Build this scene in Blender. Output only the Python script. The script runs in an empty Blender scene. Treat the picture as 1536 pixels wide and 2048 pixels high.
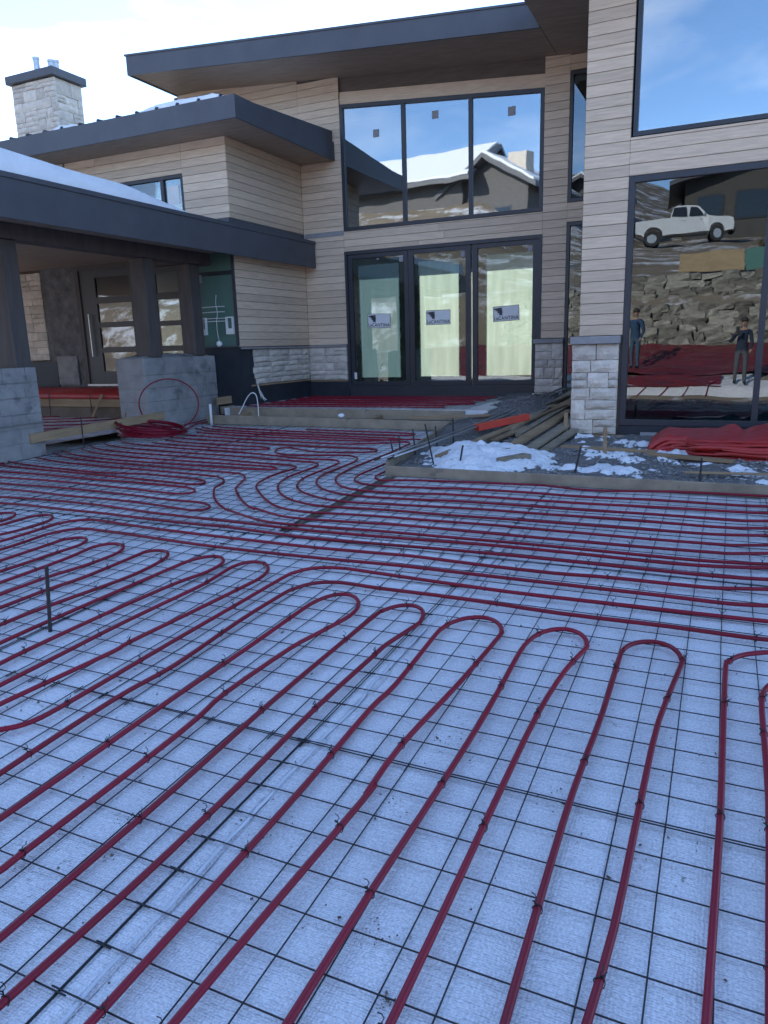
import bpy, bmesh, math, random
from mathutils import Vector, Matrix, noise

random.seed(7)
R = math.radians
sc = bpy.context.scene
COL = sc.collection

# ---------------------------------------------------------------- camera
CAM_Z = 1.647
cam_d = bpy.data.cameras.new('camera')
cam_d.sensor_fit = 'VERTICAL'; cam_d.sensor_height = 36.0; cam_d.lens = 36.0*1465/2048
cam_d.clip_start = 0.05; cam_d.clip_end = 6000
cam = bpy.data.objects.new('camera', cam_d); COL.objects.link(cam)
fw = Vector((-0.41167387, 0.88399389, -0.22153875)); rt = Vector((0.90888464, 0.4160536, -0.02877698)); up = Vector((-0.06673332, 0.2131999, 0.97472687))
cam.matrix_world = Matrix(((rt.x, up.x, -fw.x, 0), (rt.y, up.y, -fw.y, 0), (rt.z, up.z, -fw.z, CAM_Z), (0, 0, 0, 1)))
sc.camera = cam

# ---------------------------------------------------------------- sky, sun, exposure
SUN_EL = 25.0          # sun stands just above the roof edge, behind the house
SUN_AZ = -27.0         # measured from +Y towards +X
world = bpy.data.worlds.new('World'); sc.world = world; world.use_nodes = True
wn, wl = world.node_tree.nodes, world.node_tree.links
wn.clear()
w_out = wn.new('ShaderNodeOutputWorld'); w_bg = wn.new('ShaderNodeBackground'); w_sky = wn.new('ShaderNodeTexSky')
w_sky.sky_type = 'NISHITA'; w_sky.sun_disc = False
w_sky.sun_elevation = R(SUN_EL); w_sky.sun_rotation = R(SUN_AZ)
w_sky.altitude = 2100; w_sky.air_density = 1.0; w_sky.dust_density = 0.1; w_sky.ozone_density = 3.8
w_co = wn.new('ShaderNodeTexCoord'); w_map = wn.new('ShaderNodeMapping'); w_map.inputs['Scale'].default_value = (1.0, 1.0, 4.2)
w_map.inputs['Rotation'].default_value = (0.25, -0.18, 0.6)
w_no = wn.new('ShaderNodeTexNoise'); w_no.inputs['Scale'].default_value = 2.6; w_no.inputs['Detail'].default_value = 9; w_no.inputs['Roughness'].default_value = 0.58
w_no.inputs['Distortion'].default_value = 0.5
w_rp = wn.new('ShaderNodeValToRGB'); w_rp.color_ramp.elements[0].position = 0.46; w_rp.color_ramp.elements[1].position = 0.74
w_rp.color_ramp.elements[1].color = (0.8, 0.8, 0.8, 1)
w_cl = wn.new('ShaderNodeMix'); w_cl.data_type = 'RGBA'; w_cl.blend_type = 'MIX'
w_hs = wn.new('ShaderNodeHueSaturation'); w_hs.inputs['Saturation'].default_value = 0.5; w_hs.inputs['Value'].default_value = 1.25
wl.new(w_co.outputs['Generated'], w_map.inputs['Vector']); wl.new(w_map.outputs['Vector'], w_no.inputs['Vector'])
wl.new(w_no.outputs['Fac'], w_rp.inputs['Fac']); wl.new(w_rp.outputs['Color'], w_cl.inputs['Factor'])
wl.new(w_sky.outputs['Color'], w_hs.inputs['Color'])
wl.new(w_sky.outputs['Color'], w_cl.inputs['A']); wl.new(w_hs.outputs['Color'], w_cl.inputs['B'])
wl.new(w_cl.outputs['Result'], w_bg.inputs['Color']); w_bg.inputs['Strength'].default_value = 0.12
wl.new(w_bg.outputs['Background'], w_out.inputs['Surface'])

sun_d = bpy.data.lights.new('sun', 'SUN'); sun_d.energy = 2.8; sun_d.angle = R(0.5); sun_d.color = (1.0, 0.94, 0.85)
sun = bpy.data.objects.new('sun', sun_d); COL.objects.link(sun)
sdir = Vector((math.sin(R(SUN_AZ))*math.cos(R(SUN_EL)), math.cos(R(SUN_AZ))*math.cos(R(SUN_EL)), math.sin(R(SUN_EL))))
sun.rotation_euler = sdir.to_track_quat('Z', 'Y').to_euler()
sun.location = (0, 0, 60)

vs = sc.view_settings
vs.view_transform = 'Standard'; vs.look = 'None'; vs.gamma = 1.0; vs.use_curve_mapping = False
vs.exposure = 2.15
sc.cycles.max_bounces = 8; sc.cycles.transparent_max_bounces = 24; sc.cycles.glossy_bounces = 4; sc.cycles.diffuse_bounces = 4
sc.cycles.caustics_reflective = False; sc.cycles.caustics_refractive = False
sc.cycles.use_denoising = True

# ---------------------------------------------------------------- helpers
GX, GY = -0.0075878, 0.0367391
def gz(x, y):                       # the sloping driveway sub-base
    return GX*x + GY*y

class MB:
    """collects faces, builds ONE mesh"""
    def __init__(s): s.v = []; s.f = []; s.m = []; s.mi = 0
    def add(s, vs_, fs_):
        n = len(s.v); s.v += [tuple(p) for p in vs_]; s.f += [tuple(n+i for i in f) for f in fs_]; s.m += [s.mi]*len(fs_)
    def box(s, x0, x1, y0, y1, z0, z1):
        s.hexa([(x0, y0, z0), (x1, y0, z0), (x1, y1, z0), (x0, y1, z0), (x0, y0, z1), (x1, y0, z1), (x1, y1, z1), (x0, y1, z1)])
    def hexa(s, p):
        s.add(p, [(3, 2, 1, 0), (4, 5, 6, 7), (0, 1, 5, 4), (1, 2, 6, 5), (2, 3, 7, 6), (3, 0, 4, 7)])
    def cbox(s, x0, x1, y0, y1, z0, z1, c=0.004):
        """box with chamfered edges"""
        c = min(c, (x1-x0)*.4, (y1-y0)*.4, (z1-z0)*.4)
        bm = bmesh.new(); bmesh.ops.create_cube(bm, size=1)
        for v in bm.verts:
            v.co = Vector(((x0+x1)/2+v.co.x*(x1-x0), (y0+y1)/2+v.co.y*(y1-y0), (z0+z1)/2+v.co.z*(z1-z0)))
        bmesh.ops.bevel(bm, geom=bm.edges[:], offset=c, segments=1, affect='EDGES')
        s.bm(bm)
    def bm(s, bm):
        bm.verts.index_update()
        s.add([v.co[:] for v in bm.verts], [[v.index for v in f.verts] for f in bm.faces]); bm.free()
    def bar(s, a, b, w, h, upv=(0, 0, 1)):
        """rectangular bar from a to b, w across, h along up"""
        a, b = Vector(a), Vector(b); d = (b-a).normalized(); u = Vector(upv); side = d.cross(u).normalized(); u = side.cross(d)
        p = []
        for q in (a, b):
            for sx, sz in ((-1, -1), (1, -1), (1, 1), (-1, 1)): p.append(q+side*sx*w/2+u*sz*h/2)
        s.add(p, [(0, 1, 2, 3), (7, 6, 5, 4), (0, 4, 5, 1), (1, 5, 6, 2), (2, 6, 7, 3), (3, 7, 4, 0)])
    def tube(s, pts, r, n=8, cap=True):
        pts = [Vector(p) for p in pts]; rings = []; u = None
        for i, p in enumerate(pts):
            t = (pts[min(i+1, len(pts)-1)]-pts[max(i-1, 0)]).normalized()
            if u is None: u = t.orthogonal().normalized()
            u = (u-t*u.dot(t)).normalized(); w = t.cross(u)
            rr = r[i] if isinstance(r, (list, tuple)) else r
            rings.append([p+(u*math.cos(2*math.pi*k/n)+w*math.sin(2*math.pi*k/n))*rr for k in range(n)])
        base = [q for ring in rings for q in ring]; fs_ = []
        for i in range(len(pts)-1):
            for k in range(n): fs_.append((i*n+k, i*n+(k+1) % n, (i+1)*n+(k+1) % n, (i+1)*n+k))
        if cap: fs_.append(tuple(range(n))[::-1]); fs_.append(tuple((len(pts)-1)*n+k for k in range(n)))
        s.add(base, fs_)
    def grid(s, fn, nu, nv):
        vs_ = [fn(i/nu, j/nv) for j in range(nv+1) for i in range(nu+1)]
        s.add(vs_, [(j*(nu+1)+i, j*(nu+1)+i+1, (j+1)*(nu+1)+i+1, (j+1)*(nu+1)+i) for j in range(nv) for i in range(nu)])
    def prism(s, prof, y0, y1, axis='y'):
        """extrude a 2D profile (a,b)->(x,z) along y, or (y,z) along x"""
        n = len(prof)
        P = (lambda a, b, c: (a, c, b)) if axis == 'y' else ((lambda a, b, c: (c, a, b)) if axis == 'x' else (lambda a, b, c: (a, b, c)))
        v = [P(a, b, y0) for a, b in prof]+[P(a, b, y1) for a, b in prof]
        s.add(v, [tuple(range(n)), tuple(range(2*n-1, n-1, -1))]+[(i, i+n, (i+1) % n+n, (i+1) % n) for i in range(n)])
    def mesh(s, name, mats, smooth=False):
        me = bpy.data.meshes.new(name); me.from_pydata(s.v, [], s.f)
        for m in (mats if isinstance(mats, (list, tuple)) else [mats]): me.materials.append(m)
        me.polygons.foreach_set('material_index', s.m)
        bm = bmesh.new(); bm.from_mesh(me); bmesh.ops.recalc_face_normals(bm, faces=bm.faces[:]); bm.to_mesh(me); bm.free()
        if smooth: me.polygons.foreach_set('use_smooth', [True]*len(me.polygons))
        me.update(); return me
    def build(s, name, mats, parent=None, smooth=False):
        return link(name, s.mesh(name, mats, smooth), parent)

def link(name, me, parent=None):
    o = bpy.data.objects.new(name, me); COL.objects.link(o)
    if parent is not None: o.parent = parent; 
    if parent is not None and parent.type != 'EMPTY': pass
    return o
def empty(name, loc=(0, 0, 0), rz=0):
    o = bpy.data.objects.new(name, None); o.empty_display_size = .2; COL.objects.link(o); o.location = loc; o.rotation_euler = (0, 0, rz); return o
def tag(o, label=None, cat=None, group=None, kind=None):
    if label: o['label'] = label
    if cat: o['category'] = cat
    if group: o['group'] = group
    if kind: o['kind'] = kind
    return o
def smooth_poly(pts, sub=4):
    """Catmull-Rom through pts"""
    P = [Vector(p) for p in pts]; out = []
    for i in range(len(P)-1):
        p0, p1, p2, p3 = P[max(i-1, 0)], P[i], P[i+1], P[min(i+2, len(P)-1)]
        for k in range(sub):
            t = k/sub
            out.append(0.5*((2*p1)+(p2-p0)*t+(2*p0-5*p1+4*p2-p3)*t*t+(3*p1-p0-3*p2+p3)*t*t*t))
    out.append(P[-1]); return out
def fbm(x, y, z=0, o=4): return noise.fractal(Vector((x, y, z)), 1.0, 2.0, o)

# ---------------------------------------------------------------- materials
def mat(name, col, rough=0.6, var=0.15, scale=6.0, bump=0.0, bscale=40.0, spec=0.4, metal=0.0, rnd=0.0, col2=None, detail=4, stretch=None, co='Object', dirt=None):
    m = bpy.data.materials.new(name); m.use_nodes = True; nt = m.node_tree; n, l = nt.nodes, nt.links
    b = n['Principled BSDF']; b.inputs['Roughness'].default_value = rough; b.inputs['Metallic'].default_value = metal
    b.inputs['Specular IOR Level'].default_value = spec
    tc = n.new('ShaderNodeTexCoord'); mp = n.new('ShaderNodeMapping'); l.new(tc.outputs[co], mp.inputs['Vector'])
    if stretch: mp.inputs['Scale'].default_value = stretch
    no = n.new('ShaderNodeTexNoise'); no.inputs['Scale'].default_value = scale; no.inputs['Detail'].default_value = detail; no.inputs['Roughness'].default_value = .6
    l.new(mp.outputs['Vector'], no.inputs['Vector'])
    rp = n.new('ShaderNodeValToRGB'); rp.color_ramp.elements[0].position = .3; rp.color_ramp.elements[1].position = .7
    c2 = col2 or tuple(min(1, c*(1+var)) for c in col); c1 = col if col2 else tuple(c*(1-var) for c in col)
    rp.color_ramp.elements[0].color = (*c1, 1); rp.color_ramp.elements[1].color = (*c2, 1)
    l.new(no.outputs['Fac'], rp.inputs['Fac']); out = rp.outputs['Color']
    if rnd:
        oi = n.new('ShaderNodeObjectInfo'); mr = n.new('ShaderNodeMapRange'); mr.inputs['To Min'].default_value = 1-rnd; mr.inputs['To Max'].default_value = 1+rnd
        l.new(oi.outputs['Random'], mr.inputs['Value'])
        mx = n.new('ShaderNodeMix'); mx.data_type = 'RGBA'; mx.blend_type = 'MULTIPLY'; mx.inputs['Factor'].default_value = 1
        l.new(out, mx.inputs['A']); l.new(mr.outputs['Result'], mx.inputs['B']); out = mx.outputs['Result']
        va = n.new('ShaderNodeVectorMath'); va.operation = 'ADD'; sc_ = n.new('ShaderNodeVectorMath'); sc_.operation = 'SCALE'; sc_.inputs['Scale'].default_value = 37.0
        cx = n.new('ShaderNodeCombineXYZ'); l.new(oi.outputs['Random'], cx.inputs['X']); l.new(oi.outputs['Random'], cx.inputs['Y']); l.new(cx.outputs['Vector'], sc_.inputs[0])
        l.new(mp.outputs['Vector'], va.inputs[0]); l.new(sc_.outputs['Vector'], va.inputs[1]); l.new(va.outputs['Vector'], no.inputs['Vector'])
    if dirt:                                   # (colour, threshold, scale)
        dn = n.new('ShaderNodeTexNoise'); dn.inputs['Scale'].default_value = dirt[2]; dn.inputs['Detail'].default_value = 8; dn.inputs['Roughness'].default_value = .7
        l.new(tc.outputs[co], dn.inputs['Vector'])
        dr = n.new('ShaderNodeValToRGB'); dr.color_ramp.elements[0].position = dirt[1]; dr.color_ramp.elements[1].position = min(1, dirt[1]+.12)
        l.new(dn.outputs['Fac'], dr.inputs['Fac'])
        dx = n.new('ShaderNodeMix'); dx.data_type = 'RGBA'; l.new(dr.outputs['Color'], dx.inputs['Factor']); l.new(out, dx.inputs['A']); dx.inputs['B'].default_value = (*dirt[0], 1); out = dx.outputs['Result']
    l.new(out, b.inputs['Base Color'])
    if bump:
        bn = n.new('ShaderNodeTexNoise'); bn.inputs['Scale'].default_value = bscale; bn.inputs['Detail'].default_value = 5; l.new(mp.outputs['Vector'], bn.inputs['Vector'])
        bp = n.new('ShaderNodeBump'); bp.inputs['Strength'].default_value = bump; bp.inputs['Distance'].default_value = .02
        l.new(bn.outputs['Fac'], bp.inputs['Height']); l.new(bp.outputs['Normal'], b.inputs['Normal'])
    return m

M = {}
M['siding'] = mat('siding_wood', (.65, .505, .365), .62, .15, 3.5, .14, 55, .3, rnd=.12, stretch=(1, 1, 13), detail=8, dirt=((.50, .36, .26), .66, 1.6))
M['backing'] = mat('sheathing_shadow_gap', (.11, .09, .075), .8, .2)
M['stone'] = mat('limestone_veneer', (.60, .535, .455), .85, .16, 9, .7, 30, .2, rnd=.17)
M['cap'] = mat('stone_cap', (.30, .29, .29), .8, .12, 8, .3, 40, .2)
M['frame'] = mat('dark_bronze_aluminium', (.030, .033, .042), .42, .1, 4, spec=.5)  # slightly lightened, a pale veil put into the colour
M['fascia'] = mat('dark_metal_fascia', (.075, .078, .09), .5, .12, 2.5, spec=.45)  # lifted and blued, carries the pale veil over the roof edges as colour
M['soffit'] = mat('brown_wood_soffit', (.36, .27, .20), .6, .18, 2.5, .08, 40, .3, stretch=(1, 8, 1), detail=6)  # lightened in place of a bright veil over the soffits
M['header'] = mat('header_board', (.13, .105, .09), .6, .15, 3, stretch=(1, 1, 6))
M['membrane'] = mat('black_membrane', (.022, .026, .034), .55, .25, 3, .1, 20)
M['green'] = mat('green_sheathing', (.085, .16, .13), .6, .12, 2.2, .05, 30, .3)
M['concrete'] = mat('grey_block_mortar', (.27, .265, .26), .9, .2, 3.5, .5, 25, .2, dirt=((.13, .13, .135), .55, 2.2))
M['scratch'] = mat('scratch_coat', (.15, .15, .15), .95, .35, 5, 1.0, 22, .1, dirt=((.3, .3, .29), .6, 4))
M['post'] = mat('dark_stained_post', (.085, .072, .068), .6, .2, 3, .08, 40, .3, stretch=(4, 4, .6))  # stain lightened, veil over the porch put into the colour
M['metalroof'] = mat('metal_roofing', (.06, .063, .07), .4, .1, 3, spec=.5)
M['snow'] = mat('snow', (.82, .84, .87), .75, .05, 4, .5, 60, .2)
M['snowdirty'] = mat('trodden_snow', (.74, .76, .79), .7, .1, 5, .9, 45, .3, dirt=((.24, .22, .20), .60, 9))
M['gravel'] = mat('gravel_bed', (.10, .095, .09), .9, .5, 55, 1.0, 90, .2, col2=(.26, .25, .24))
M['pebble'] = mat('crushed_stone', (.20, .19, .185), .85, .25, 30, .3, 60, .2, rnd=.3)
M['dirt'] = mat('bare_soil', (.13, .10, .075), .95, .3, 2.5, 1.0, 30, .1, col2=(.20, .165, .13))
M['wood'] = mat('form_lumber', (.30, .21, .125), .7, .22, 4, .25, 60, .25, rnd=.16, stretch=(.5, .5, 5), detail=7, dirt=((.10, .085, .075), .62, 3))
M['woody'] = mat('form_lumber_weathered', (.27, .225, .165), .75, .25, 4, .3, 60, .25, rnd=.16, detail=7, dirt=((.10, .09, .085), .6, 3))
M['rebar'] = mat('rusty_rebar', (.055, .045, .045), .6, .3, 60, .6, 160, .4, metal=.3)
M['wire'] = mat('dark_steel_wire', (.028, .028, .034), .45, .25, 40, spec=.5, metal=.4)
M['tie'] = mat('black_tie_wire', (.015, .015, .018), .5, .2, 20)
M['pipe'] = mat('red_pex_tubing', (.19, .002, .018), .38, .16, 1.2, spec=.34, rnd=.10, dirt=((.20, .02, .03), .66, 6))
M['white'] = mat('white_plastic', (.72, .72, .70), .5, .08, 5)
M['steel'] = mat('galvanised_steel', (.45, .46, .48), .38, .12, 12, metal=.8)
M['orange'] = mat('orange_red_paint', (.50, .055, .035), .6, .15, 3, .1, 30, .3, dirt=((.30, .06, .05), .6, 4))
M['tarp'] = mat('red_insulating_blanket', (.37, .026, .024), .42, .2, 3.0, .5, 9, .5, dirt=((.19, .06, .06), .58, 5))
M['black'] = mat('black_rubber', (.02, .02, .022), .6, .15)
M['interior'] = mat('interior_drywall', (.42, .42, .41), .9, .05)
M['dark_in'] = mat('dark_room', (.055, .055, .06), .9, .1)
M['light_mask'] = mat('olive_mask_sheet', (.050, .052, .034), .8, .2, 3)  # dark olive of the added edging that stops sun around the films
M['ply'] = mat('plywood', (.42, .30, .16), .7, .15, 3, .1, 30)
M['greenply'] = mat('green_board', (.10, .22, .17), .7, .12, 3)

def glass_mat(name, tint, base, wob=.0012, rough=.0):
    m = bpy.data.materials.new(name); m.use_nodes = True; n, l = m.node_tree.nodes, m.node_tree.links; n.clear()
    o = n.new('ShaderNodeOutputMaterial'); mx = n.new('ShaderNodeMixShader'); t = n.new('ShaderNodeBsdfTransparent'); g = n.new('ShaderNodeBsdfGlossy')
    t.inputs['Color'].default_value = (*tint, 1); g.inputs['Roughness'].default_value = rough; g.inputs['Color'].default_value = (.96, .98, 1, 1)
    fr = n.new('ShaderNodeFresnel'); fr.inputs['IOR'].default_value = 1.5
    mr = n.new('ShaderNodeMapRange'); mr.inputs['From Min'].default_value = .04; mr.inputs['From Max'].default_value = 1; mr.inputs['To Min'].default_value = base; mr.inputs['To Max'].default_value = 1
    tc = n.new('ShaderNodeTexCoord'); no = n.new('ShaderNodeTexNoise'); no.inputs['Scale'].default_value = 1.6; no.inputs['Detail'].default_value = 1
    bp = n.new('ShaderNodeBump'); bp.inputs['Strength'].default_value = 1; bp.inputs['Distance'].default_value = wob
    l.new(tc.outputs['Object'], no.inputs['Vector']); l.new(no.outputs['Fac'], bp.inputs['Height']); l.new(bp.outputs['Normal'], g.inputs['Normal'])
    l.new(fr.outputs['Fac'], mr.inputs['Value']); l.new(mr.outputs['Result'], mx.inputs['Fac']); l.new(t.outputs[0], mx.inputs[1]); l.new(g.outputs[0], mx.inputs[2]); l.new(mx.outputs[0], o.inputs['Surface'])
    return m
M['glass'] = glass_mat('window_glass', (.62, .72, .72), .13)
M['glass_dark'] = glass_mat('coated_window_glass', (.42, .52, .55), .105)
M['glass_up'] = glass_mat('gallery_glass', (.45, .55, .58), .26, .0012, .015)
M['glass_door'] = glass_mat('door_glass', (.86, .92, .90), .07)

def film_mat(name, ca, cb, fac):
    m = bpy.data.materials.new(name); m.use_nodes = True; n, l = m.node_tree.nodes, m.node_tree.links; n.clear()
    o = n.new('ShaderNodeOutputMaterial'); mx = n.new('ShaderNodeMixShader'); d = n.new('ShaderNodeBsdfDiffuse'); t = n.new('ShaderNodeBsdfTranslucent')
    tc = n.new('ShaderNodeTexCoord'); mp = n.new('ShaderNodeMapping'); mp.inputs['Scale'].default_value = (5, 1, .5); no = n.new('ShaderNodeTexNoise'); no.inputs['Scale'].default_value = 2; no.inputs['Detail'].default_value = 5
    rp = n.new('ShaderNodeValToRGB'); rp.color_ramp.elements[0].color = (*ca, 1); rp.color_ramp.elements[1].color = (*cb, 1)
    l.new(tc.outputs['Object'], mp.inputs['Vector']); l.new(mp.outputs['Vector'], no.inputs['Vector']); l.new(no.outputs['Fac'], rp.inputs['Fac'])
    l.new(rp.outputs['Color'], d.inputs['Color']); l.new(rp.outputs['Color'], t.inputs['Color'])
    mx.inputs['Fac'].default_value = fac; l.new(d.outputs[0], mx.inputs[1]); l.new(t.outputs[0], mx.inputs[2]); l.new(mx.outputs[0], o.inputs['Surface'])
    return m
M['film'] = film_mat('translucent_protective_film', (.52, .56, .51), (.80, .85, .80), .66)
M['film_dim'] = film_mat('dimmed_protective_film', (.36, .45, .47), (.46, .55, .57), .5)  # same film, the left panel's shade put into a duller colour

def insulation_mat():
    """white bubble insulation: fine rows of bubbles, a slight sheen, scattered soil"""
    m = bpy.data.materials.new('bubble_insulation'); m.use_nodes = True; n, l = m.node_tree.nodes, m.node_tree.links; b = n['Principled BSDF']
    b.inputs['Roughness'].default_value = .22; b.inputs['Specular IOR Level'].default_value = .8
    tc = n.new('ShaderNodeTexCoord')
    # soil smudges
    n1 = n.new('ShaderNodeTexNoise'); n1.inputs['Scale'].default_value = 2.3; n1.inputs['Detail'].default_value = 8; n1.inputs['Roughness'].default_value = .72
    n2 = n.new('ShaderNodeTexNoise'); n2.inputs['Scale'].default_value = 38; n2.inputs['Detail'].default_value = 5; n2.inputs['Roughness'].default_value = .7
    n3 = n.new('ShaderNodeTexNoise'); n3.inputs['Scale'].default_value = .8; n3.inputs['Detail'].default_value = 4
    for q in (n1, n2, n3): l.new(tc.outputs['Object'], q.inputs['Vector'])
    mu = n.new('ShaderNodeMath'); mu.operation = 'MULTIPLY'; l.new(n1.outputs['Fac'], mu.inputs[0]); l.new(n2.outputs['Fac'], mu.inputs[1])
    r1 = n.new('ShaderNodeValToRGB'); r1.color_ramp.elements[0].position = .352; r1.color_ramp.elements[1].position = .46; l.new(mu.outputs[0], r1.inputs['Fac'])
    r3 = n.new('ShaderNodeValToRGB'); r3.color_ramp.elements[0].position = .3; r3.color_ramp.elements[1].position = .7
    r3.color_ramp.elements[0].color = (.66, .66, .69, 1); r3.color_ramp.elements[1].color = (.80, .80, .82, 1); l.new(n3.outputs['Fac'], r3.inputs['Fac'])
    mx = n.new('ShaderNodeMix'); mx.data_type = 'RGBA'; l.new(r1.outputs['Color'], mx.inputs['Factor']); l.new(r3.outputs['Color'], mx.inputs['A']); mx.inputs['B'].default_value = (.24, .21, .19, 1)
    n6 = n.new('ShaderNodeTexNoise'); n6.inputs['Scale'].default_value = 120; n6.inputs['Detail'].default_value = 2; l.new(tc.outputs['Object'], n6.inputs['Vector'])  # fine bubble glints painted into the base colour as speckle
    r6 = n.new('ShaderNodeMapRange'); r6.inputs['From Min'].default_value = .3; r6.inputs['From Max'].default_value = .7; r6.inputs['To Min'].default_value = .80; r6.inputs['To Max'].default_value = 1.12; l.new(n6.outputs['Fac'], r6.inputs['Value'])
    m6 = n.new('ShaderNodeMix'); m6.data_type = 'RGBA'; m6.blend_type = 'MULTIPLY'; m6.inputs['Factor'].default_value = 1; l.new(mx.outputs['Result'], m6.inputs['A']); l.new(r6.outputs['Result'], m6.inputs['B'])
    l.new(m6.outputs['Result'], b.inputs['Base Color'])
    r7 = n.new('ShaderNodeMapRange'); r7.inputs['From Min'].default_value = .35; r7.inputs['From Max'].default_value = .65; r7.inputs['To Min'].default_value = .10; r7.inputs['To Max'].default_value = .36; l.new(n3.outputs['Fac'], r7.inputs['Value']); l.new(r7.outputs['Result'], b.inputs['Roughness'])
    # bubbles: voronoi cells in rows, plus wrinkles
    mp = n.new('ShaderNodeMapping'); mp.inputs['Scale'].default_value = (95, 130, 1); l.new(tc.outputs['Object'], mp.inputs['Vector'])
    vo = n.new('ShaderNodeTexVoronoi'); vo.voronoi_dimensions = '2D'; vo.inputs['Scale'].default_value = 1; vo.inputs['Randomness'].default_value = .45; l.new(mp.outputs['Vector'], vo.inputs['Vector'])
    wv = n.new('ShaderNodeTexWave'); wv.wave_type = 'BANDS'; wv.bands_direction = 'Y'; wv.inputs['Scale'].default_value = 14; wv.inputs['Distortion'].default_value = 6.0; wv.inputs['Detail'].default_value = 2
    l.new(tc.outputs['Object'], wv.inputs['Vector'])
    n4 = n.new('ShaderNodeTexNoise'); n4.inputs['Scale'].default_value = 7; n4.inputs['Detail'].default_value = 4; l.new(tc.outputs['Object'], n4.inputs['Vector'])
    b1 = n.new('ShaderNodeBump'); b1.inputs['Strength'].default_value = .9; b1.inputs['Distance'].default_value = .004; b1.invert = True; l.new(vo.outputs['Distance'], b1.inputs['Height'])
    b2 = n.new('ShaderNodeBump'); b2.inputs['Strength'].default_value = .22; b2.inputs['Distance'].default_value = .006; l.new(wv.outputs['Fac'], b2.inputs['Height']); l.new(b1.outputs['Normal'], b2.inputs['Normal'])
    b3 = n.new('ShaderNodeBump'); b3.inputs['Strength'].default_value = .6; b3.inputs['Distance'].default_value = .02; l.new(n4.outputs['Fac'], b3.inputs['Height']); l.new(b2.outputs['Normal'], b3.inputs['Normal'])
    mpc = n.new('ShaderNodeMapping'); mpc.inputs['Scale'].default_value = (1.0, 2.6, 1); mpc.inputs['Rotation'].default_value = (0, 0, .3); l.new(tc.outputs['Object'], mpc.inputs['Vector'])
    n5 = n.new('ShaderNodeTexNoise'); n5.noise_type = 'RIDGED_MULTIFRACTAL'; n5.inputs['Scale'].default_value = 1.7; n5.inputs['Detail'].default_value = 3; l.new(mpc.outputs['Vector'], n5.inputs['Vector'])
    b4 = n.new('ShaderNodeBump'); b4.inputs['Strength'].default_value = .5; b4.inputs['Distance'].default_value = .012; l.new(n5.outputs['Fac'], b4.inputs['Height']); l.new(b3.outputs['Normal'], b4.inputs['Normal'])
    l.new(b4.outputs['Normal'], b.inputs['Normal'])
    return m
M['insul'] = insulation_mat()

# ================================================================ SETTING: terrain
PROF = [(-2.35, 0.0), (-2.8, .34), (-3.4, .52), (-5.0, .86), (-7.2, 1.42), (-7.9, 1.5), (-8.3, 2.7), (-9.6, 3.05), (-10.0, 3.85), (-12, 4.1), (-20, 5.5), (-30, 7.0), (-36, 7.8), (-46, 9.4), (-60, 13.0), (-90, 19), (-140, 22), (-400, 10), (-3000, 0)]
def prof(y):
    if y >= PROF[0][0]: return 0.0
    for (a, za), (b, zb) in zip(PROF, PROF[1:]):
        if y >= b: return za+(zb-za)*(a-y)/(a-b)
    return 0.0
def terrain(x, y):
    if y > -2.35:
        base = gz(max(-12, min(8, x)), max(-2.35, min(16, y)))-.05
    else:
        base = gz(max(-12, min(8, x)), -2.35)-.05+prof(y)
        hill = max(0, min(1, (-y-10)/26))*max(0, min(1, (-x-6)/12))*6.2
        base += hill
        base += fbm(x*.25, y*.25)*.12*max(0, min(1, (-y-9)/4))
    return base
def axis(lo, hi, step, far):
    a = []; v = lo
    while v <= hi+1e-6: a.append(v); v += step
    g = step; l = lo; left = []
    while l > -far: g *= 1.5; l -= g; left.append(l)
    g = step; h = a[-1]; right = []
    while h < far: g *= 1.5; h += g; right.append(h)
    return left[::-1]+a+right
xs, ys = axis(-34, 16, .8, 3000), axis(-62, 16, .55, 3000)
b = MB(); nx, ny = len(xs), len(ys)
b.add([(x, y, terrain(x, y)) for y in ys for x in xs], [(j*nx+i, j*nx+i+1, (j+1)*nx+i+1, (j+1)*nx+i) for j in range(ny-1) for i in range(nx-1)])
M['ground'] = mat('frozen_soil_with_snow', (.17, .135, .10), .95, .3, .35, .8, 6, .1, col2=(.26, .22, .17), detail=10, dirt=((.70, .72, .76), .50, .5))
gobj = b.build('ground', M['ground'], smooth=True); tag(gobj, kind='structure')

# ================================================================ HOUSE
YF = 13.5        # main facade plane (faces -Y)
YR = 9.9         # right wing front plane
YE = 11.04       # entry / left wing front plane
XS = -7.88       # side wall of left wing (faces +X)
ROW = .1328; Z0 = 1.69
house = empty('house', (0, 0, 0))
tag(house, 'two storey house with tan plank siding, pale stone base and dark roof edges', 'house')
def sof(x): return 6.22-.08*(x+2.68)

def wall_box(boxes, m='backing', name='wall'):
    b = MB()
    for q in boxes: b.box(*q)
    return b.build(name, M[m], house)

def siding(parent, plane, p, u0, u1, z0, z1, maxlen=3.4):
    k = math.floor((z0-Z0)/ROW+1e-6)
    while Z0+k*ROW < z1-.01:
        a, c = max(z0, Z0+k*ROW+.003), min(z1, Z0+(k+1)*ROW-.003); k += 1
        if c-a < .012: continue
        cuts = [u0]; L = u1-u0
        if L > maxlen:
            t = u0+random.uniform(.35, .65)*min(L, 3.6)
            while t < u1-.5: cuts.append(t); t += random.uniform(2.4, 3.6)
        cuts.append(u1)
        for s, e in zip(cuts, cuts[1:]):
            b = MB(); j = random.uniform(-.0012, .0012)
            if plane == 'y': b.cbox(s+.001, e-.001, p+j, p+.022, a, c, .003)
            else: b.cbox(p-.022, p+j, s+.001, e-.001, a, c, .003)
            b.build('siding_board', M['siding'], parent)

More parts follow.
